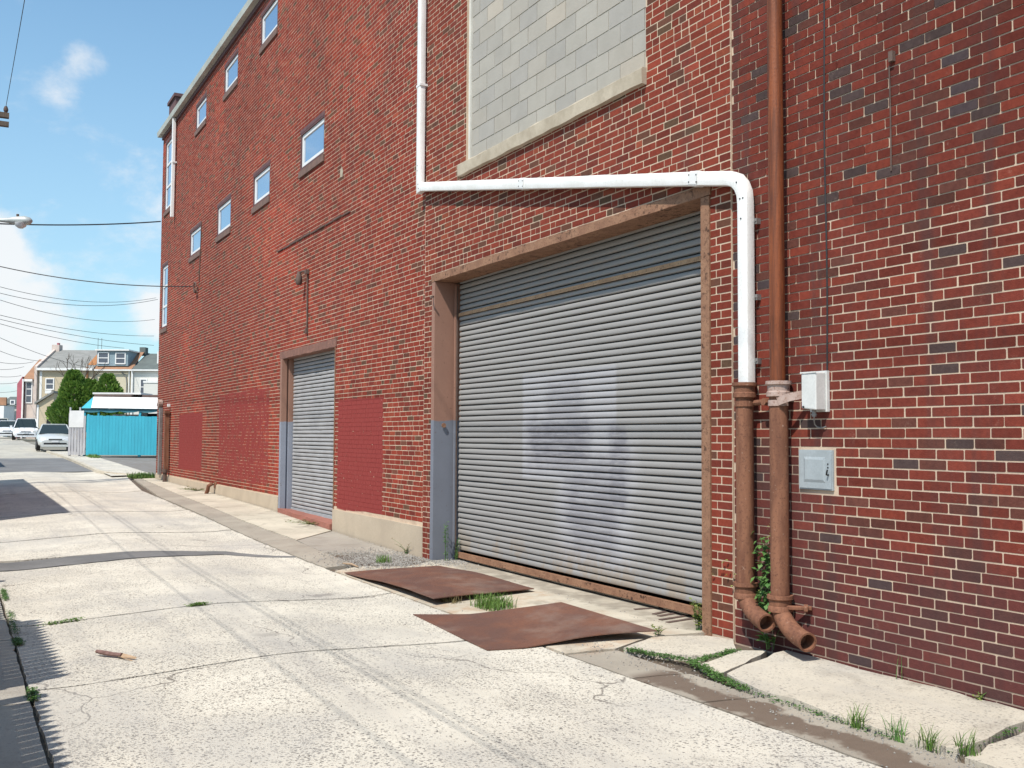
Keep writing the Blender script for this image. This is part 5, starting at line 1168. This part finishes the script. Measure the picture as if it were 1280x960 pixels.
# ------------------------------------------------------------------ vehicles (local x forward, y left, z up)
def car(name, label, cat, x, y, rz, paint, L=4.5, Wd=1.76, H=1.42, van=False, roofrack=False):
    t = thing(name, label, cat, (x, y, hgt(x, y)+.0), rz, 'vehicles parked at the end of the alley', local=True)
    hw = Wd/2
    if not van:
        st_ = [(-L/2, .38, .62, .80), (-L/2+.12, .24, .86, .93), (-L*.30, .20, .93, .985), (-L*.1, .19, .92, 1), (L*.12, .19, .92, 1), (L*.26, .20, .88, .985), (L*.40, .22, .78, .95), (L/2-.16, .24, .66, .86), (L/2-.02, .32, .55, .72)]
    else:
        st_ = [(-L/2, .40, 1.0, .92), (-L/2+.1, .28, 1.08, .98), (-L*.1, .22, 1.08, 1), (L*.2, .22, 1.05, 1), (L*.38, .24, .95, .96), (L/2-.05, .36, .72, .84)]
    b = MB(); n = 12
    for (xx, zl, zh, k) in st_:
        w_ = hw*k; zm = lin(zl, zh, .55)
        b.v += [(xx, -w_*.80, zl), (xx, -w_*.95, lin(zl, zh, .18)), (xx, -w_, zm), (xx, -w_*.97, lin(zl, zh, .85)), (xx, -w_*.88, zh-.01), (xx, -w_*.4, zh+.035), (xx, w_*.4, zh+.035), (xx, w_*.88, zh-.01), (xx, w_*.97, lin(zl, zh, .85)), (xx, w_, zm), (xx, w_*.95, lin(zl, zh, .18)), (xx, w_*.80, zl)]
    for i in range(len(st_)-1):
        for j in range(n): a = i*n+j; c = i*n+(j+1) % n; b.f.append((a, c, c+n, a+n))
    b.f += [tuple(range(n)), tuple((len(st_)-1)*n+j for j in range(n))]
    body = b.build('body', paint, smooth=True); body.parent = t; auto_smooth(body, 38)
    # cabin
    if not van: cab = [(-L*.37, .90, .93, .86), (-L*.20, H-.06, H-.02, .66), (0, H, H+.012, .68), (L*.09, H-.035, H, .67), (L*.285, .90, .93, .87)]
    else: cab = [(-L*.49, 1.02, 1.06, .94), (-L*.46, H-.08, H-.03, .82), (-L*.1, H, H+.02, .84), (L*.14, H-.04, H, .82), (L*.33, 1.0, 1.02, .9)]
    zb = .88 if not van else 1.0
    g_ = MB(); rfm = MB(); m_ = 4
    for (xx, z1, z2, k) in cab:
        w0 = hw*.90; g_.v += [(xx, -w0, zb), (xx, -hw*k, z1), (xx, hw*k, z1), (xx, w0, zb)]
    for i in range(len(cab)-1):
        for j in range(4): a = i*4+j; c = i*4+(j+1) % 4; g_.f.append((a, c, c+4, a+4))
    g_.f += [(0, 1, 2, 3), tuple((len(cab)-1)*4+j for j in range(4))]
    o = g_.build('windows', 'darkglass'); o.parent = t
    c2 = cab[1:-1]
    for (xx, z1, z2, k) in c2: rfm.v += [(xx, -hw*k-.02, z1-.05), (xx, -hw*k*.9, z2+.012), (xx, hw*k*.9, z2+.012), (xx, hw*k+.02, z1-.05)]
    for i in range(len(c2)-1):
        for j in range(4): a = i*4+j; c = i*4+(j+1) % 4; rfm.f.append((a, c, c+4, a+4))
    rfm.f += [(0, 1, 2, 3), tuple((len(c2)-1)*4+j for j in range(4))]
    o = rfm.build('roof', paint); o.parent = t; auto_smooth(o, 50)
    for s_ in (-1, 1):
        A = cab[-1]; B = cab[-2]; C_ = cab[0]; D_ = cab[1]
        for a_, b_, r_ in (((A[0], s_*hw*.89, zb), (B[0], s_*hw*B[3], B[1]), .035), ((C_[0], s_*hw*.89, zb), (D_[0], s_*hw*D_[3], D_[1]), .045), ((-.05, s_*hw*.91, zb), (-.05, s_*hw*.68, H-.03), .035)):
            o = MB().tube([a_, b_], r_, 5).build('pillar', paint); o.parent = t
    for s_ in (-1, 1):
        for fx in (L*.30, -L*.30):
            w = MB().tube([(fx, s_*(hw-.19), .31), (fx, s_*(hw+.005), .31)], .31, 18).build('wheel', 'rubber'); w.parent = t
            q = MB().tube([(fx, s_*(hw-.02), .31), (fx, s_*(hw+.012), .31)], .19, 12).build('rim', 'hub'); q.parent = w
        m = MB().box(L*.19, L*.235, s_*(hw+.02), s_*(hw+.17), .93, 1.04).build('mirror', paint); m.parent = t
    xf = L/2
    if not van:
        for s_ in (-1, 1):
            hl = MB().add([(xf-.20, s_*hw*.50, .56), (xf-.14, s_*hw*.47, .66), (xf-.30, s_*hw*.88, .73), (xf-.36, s_*hw*.90, .60), (xf-.05, s_*hw*.50, .54), (xf-.06, s_*hw*.47, .63), (xf-.20, s_*hw*.86, .70), (xf-.24, s_*hw*.88, .58)], [(4, 5, 6, 7), (0, 3, 2, 1), (0, 1, 5, 4), (1, 2, 6, 5), (2, 3, 7, 6), (3, 0, 4, 7)]).build('headlight', 'lens'); hl.parent = t
        lbox('grille', 'black', t, xf-.12, xf+.004, -hw*.36, hw*.36, .575, .625); lbox('bumper_opening', 'black', t, xf-.14, xf+.012, -hw*.62, hw*.62, .34, .42); lbox('number_plate', 'lens', t, xf-.02, xf+.022, -.16, .16, .445, .535)
        lbox('bumper_lip', paint, t, xf-.25, xf+.01, -hw*.78, hw*.78, .22, .33)
    else:
        xr_ = -L/2
        for a, c in ((-hw*.72, -.06), (.06, hw*.72)): lbox('rear_window', 'darkglass', t, xr_-.02, xr_+.2, a, c, 1.06, 1.55)
        for s_ in (-1, 1): lbox('tail_light', 'redlens', t, xr_-.02, xr_+.1, s_*hw*.86-.06, s_*hw*.86+.06, .72, 1.0)
        lbox('bumper', 'black', t, xr_-.12, xr_+.1, -hw*.92, hw*.92, .34, .52); lbox('number_plate', 'lens', t, xr_-.025, xr_, -.17, .17, .66, .78)
    if roofrack:
        for s_ in (-1, 1): o = MB().tube([(-L*.2, s_*.5, H+.05), (L*.08, s_*.5, H+.05)], .02, 5).build('roof_rail', 'black'); o.parent = t
    return t
# placed so that they stand on the road, nose towards the camera
car('parked_car', 'silver sedan parked nose forward by the kerb next to the evergreens', 'car', -60.4, -.68, R_(-3), 'silver', 4.5, 1.74, 1.40)
car('parked_car', 'white hatchback parked behind the silver sedan', 'car', -83.5, -.7, R_(-4), 'carwhite', 4.4, 1.78, 1.56, roofrack=True)
car('parked_car', 'pale car mostly hidden behind the white hatchback', 'car', -93.0, -1.5, R_(-4), 'carwhite', 4.5, 1.75, 1.42)
car('parked_van', 'beige van seen from behind at the left end of the alley', 'van', -118, -1.2, R_(176), 'vanpaint', 4.8, 1.95, 1.85, van=True)

# ------------------------------------------------------------------ pole, street lamp, wires
pole = thing('utility_pole', 'wooden utility pole left of the alley with a crossarm just entering the view', 'utility pole', (-30.2, -6.2, .12))
MB().tube([(-30.2, -6.2, -.2), (-30.2, -6.2, 5), (-30.2, -6.2, 11)], .15, 12, scale=[1, .85, .7]).build('pole_shaft', 'wood', pole)
MB().box(-30.28, -30.12, -8.0, -4.42, 9.85, 9.98).box(-30.28, -30.12, -8.0, -4.42, 9.62, 9.74).build('crossarm', 'wood', pole)
for y_ in (-4.5, -5.2, -7.2, -7.9): MB().tube([(-30.2, y_, 9.98), (-30.2, y_, 10.05), (-30.2, y_, 10.09), (-30.2, y_, 10.16)], .06, 10, scale=[.5, 1, 1, .6]).build('insulator', 'conduit', pole)
lampt = thing('street_lamp', 'grey cobra head street lamp reaching in from the left edge', 'street lamp', (-30.2, -6.2, 6.9))
auto_smooth(MB().tube([(-30.2, -6.1, 6.6), (-30.1, -5.6, 6.98), (-30.0, -5.0, 7.06), (-29.88, -4.55, 7.07)], .035, 8).build('arm', 'aluminium', lampt))
hd_ = Vector((-29.88, -4.55, 7.05)); hv = Vector((.35, .70, -.012))
auto_smooth(MB().tube([hd_+hv*t for t in (-.05, .08, .25, .5, .78, .96, 1.03)], .13, 12, scale=[.35, .42, .55, .85, .98, .7, .25]).build('lamp_head', 'aluminium', lampt), 50)
auto_smooth(MB().tube([hd_+hv*.66+Vector((0, 0, -.06)), hd_+hv*.66+Vector((0, 0, -.15)), hd_+hv*.66+Vector((0, 0, -.20))], .14, 12, scale=[1.1, .9, .4]).build('lens_bowl', 'lens', lampt), 50)
MB().tube([hd_+hv*.55+Vector((0, 0, .10)), hd_+hv*.55+Vector((0, 0, .17))], .035, 8).build('photocell', 'conduit', lampt)
def wire(label, a, c, sag, r=.011, n=22, grp='overhead wires crossing the sky'):
    a, c = Vector(a), Vector(c); P = []
    for i in range(n+1):
        u = i/n; p = a.lerp(c, u); p.z -= sag*4*u*(1-u); P.append(p)
    o = MB().tube(P, r, 5).build('overhead_wire', 'wire'); return tag(o, label, 'wire', grp)
PT = (-30.2, -6.15)
wire('thick twisted wire from the street lamp pole to the factory corner', (PT[0], PT[1], 6.95), (-33.2, .0, 8.1), .12, .02)
wire('wire from the pole to the small hook on the factory wall', (PT[0]-.1, PT[1], 6.25), (-27.56, -.1, 5.35), .28, .013)
far = thing('utility_pole', 'distant wooden utility pole beyond the left edge carrying the service wires', 'utility pole', (-67.5, -5.6, .8))
MB().tube([(-67.5, -5.6, .5), (-67.5, -5.6, 12.5)], .16, 10, scale=[1, .7]).build('pole_shaft', 'wood', far)
Wd_ = [((-93.4, 9.8, 13.4), 10.7, .9), ((-77.8, 7.35, 11.3), 10.35, .9), ((-91.5, 9.4, 11.3), 10.1, .9), ((-91.6, 9.4, 9.9), 9.0, .5), ((-91.6, 9.4, 9.1), 8.75, .35), ((-92.8, 7.2, 8.85), 8.6, .35), ((-94.4, 4.5, 7.2), 8.25, .35), ((-96, 1.5, 7.7), 7.6, .5),
       ((-98.8, .6, 7.8), 6.5, .5), ((-101.4, 0, 7.5), 5.75, .4), ((-101.5, -.2, 6.7), 5.45, .35), ((-101.7, -.5, 6.1), 4.9, .3), ((-132.6, 1.3, 6.6), 4.2, .3)]
ORD = ['topmost', 'second', 'third', 'fourth', 'fifth', 'sixth', 'seventh', 'eighth', 'ninth', 'tenth', 'eleventh', 'twelfth', 'lowest']
for i, (e_, z_, sg_) in enumerate(Wd_): wire(ORD[i]+(' from the top' if 0 < i < 12 else '')+' of the thin service wires at the left edge of the sky', (-67.5, -5.5, z_), e_, sg_, .016, grp='service wires to the houses')
# line wires along the alley; their shadows fall on the concrete
wire('line wire running along the alley from the end of the pole crossarm', (-30.2, -4.5, 10.16), (25, -4.6, 10.3), .5, .008, 30, 'line wires along the alley')
for y_, z_, r_ in ((-6.0, 5.6, .0075), (-6.15, 6.0, .006), (-6.3, 5.3, .006)):
    wire({5.6: 'middle', 6.0: 'highest', 5.3: 'lowest'}[z_]+' telephone cable along the left side of the alley overhead', (-30.2, y_, z_), (25, y_-.4, z_-.1), .35, r_, 30, 'telephone cables along the alley')

# ------------------------------------------------------------------ left side of the alley (outside the frame; its shade falls into it)
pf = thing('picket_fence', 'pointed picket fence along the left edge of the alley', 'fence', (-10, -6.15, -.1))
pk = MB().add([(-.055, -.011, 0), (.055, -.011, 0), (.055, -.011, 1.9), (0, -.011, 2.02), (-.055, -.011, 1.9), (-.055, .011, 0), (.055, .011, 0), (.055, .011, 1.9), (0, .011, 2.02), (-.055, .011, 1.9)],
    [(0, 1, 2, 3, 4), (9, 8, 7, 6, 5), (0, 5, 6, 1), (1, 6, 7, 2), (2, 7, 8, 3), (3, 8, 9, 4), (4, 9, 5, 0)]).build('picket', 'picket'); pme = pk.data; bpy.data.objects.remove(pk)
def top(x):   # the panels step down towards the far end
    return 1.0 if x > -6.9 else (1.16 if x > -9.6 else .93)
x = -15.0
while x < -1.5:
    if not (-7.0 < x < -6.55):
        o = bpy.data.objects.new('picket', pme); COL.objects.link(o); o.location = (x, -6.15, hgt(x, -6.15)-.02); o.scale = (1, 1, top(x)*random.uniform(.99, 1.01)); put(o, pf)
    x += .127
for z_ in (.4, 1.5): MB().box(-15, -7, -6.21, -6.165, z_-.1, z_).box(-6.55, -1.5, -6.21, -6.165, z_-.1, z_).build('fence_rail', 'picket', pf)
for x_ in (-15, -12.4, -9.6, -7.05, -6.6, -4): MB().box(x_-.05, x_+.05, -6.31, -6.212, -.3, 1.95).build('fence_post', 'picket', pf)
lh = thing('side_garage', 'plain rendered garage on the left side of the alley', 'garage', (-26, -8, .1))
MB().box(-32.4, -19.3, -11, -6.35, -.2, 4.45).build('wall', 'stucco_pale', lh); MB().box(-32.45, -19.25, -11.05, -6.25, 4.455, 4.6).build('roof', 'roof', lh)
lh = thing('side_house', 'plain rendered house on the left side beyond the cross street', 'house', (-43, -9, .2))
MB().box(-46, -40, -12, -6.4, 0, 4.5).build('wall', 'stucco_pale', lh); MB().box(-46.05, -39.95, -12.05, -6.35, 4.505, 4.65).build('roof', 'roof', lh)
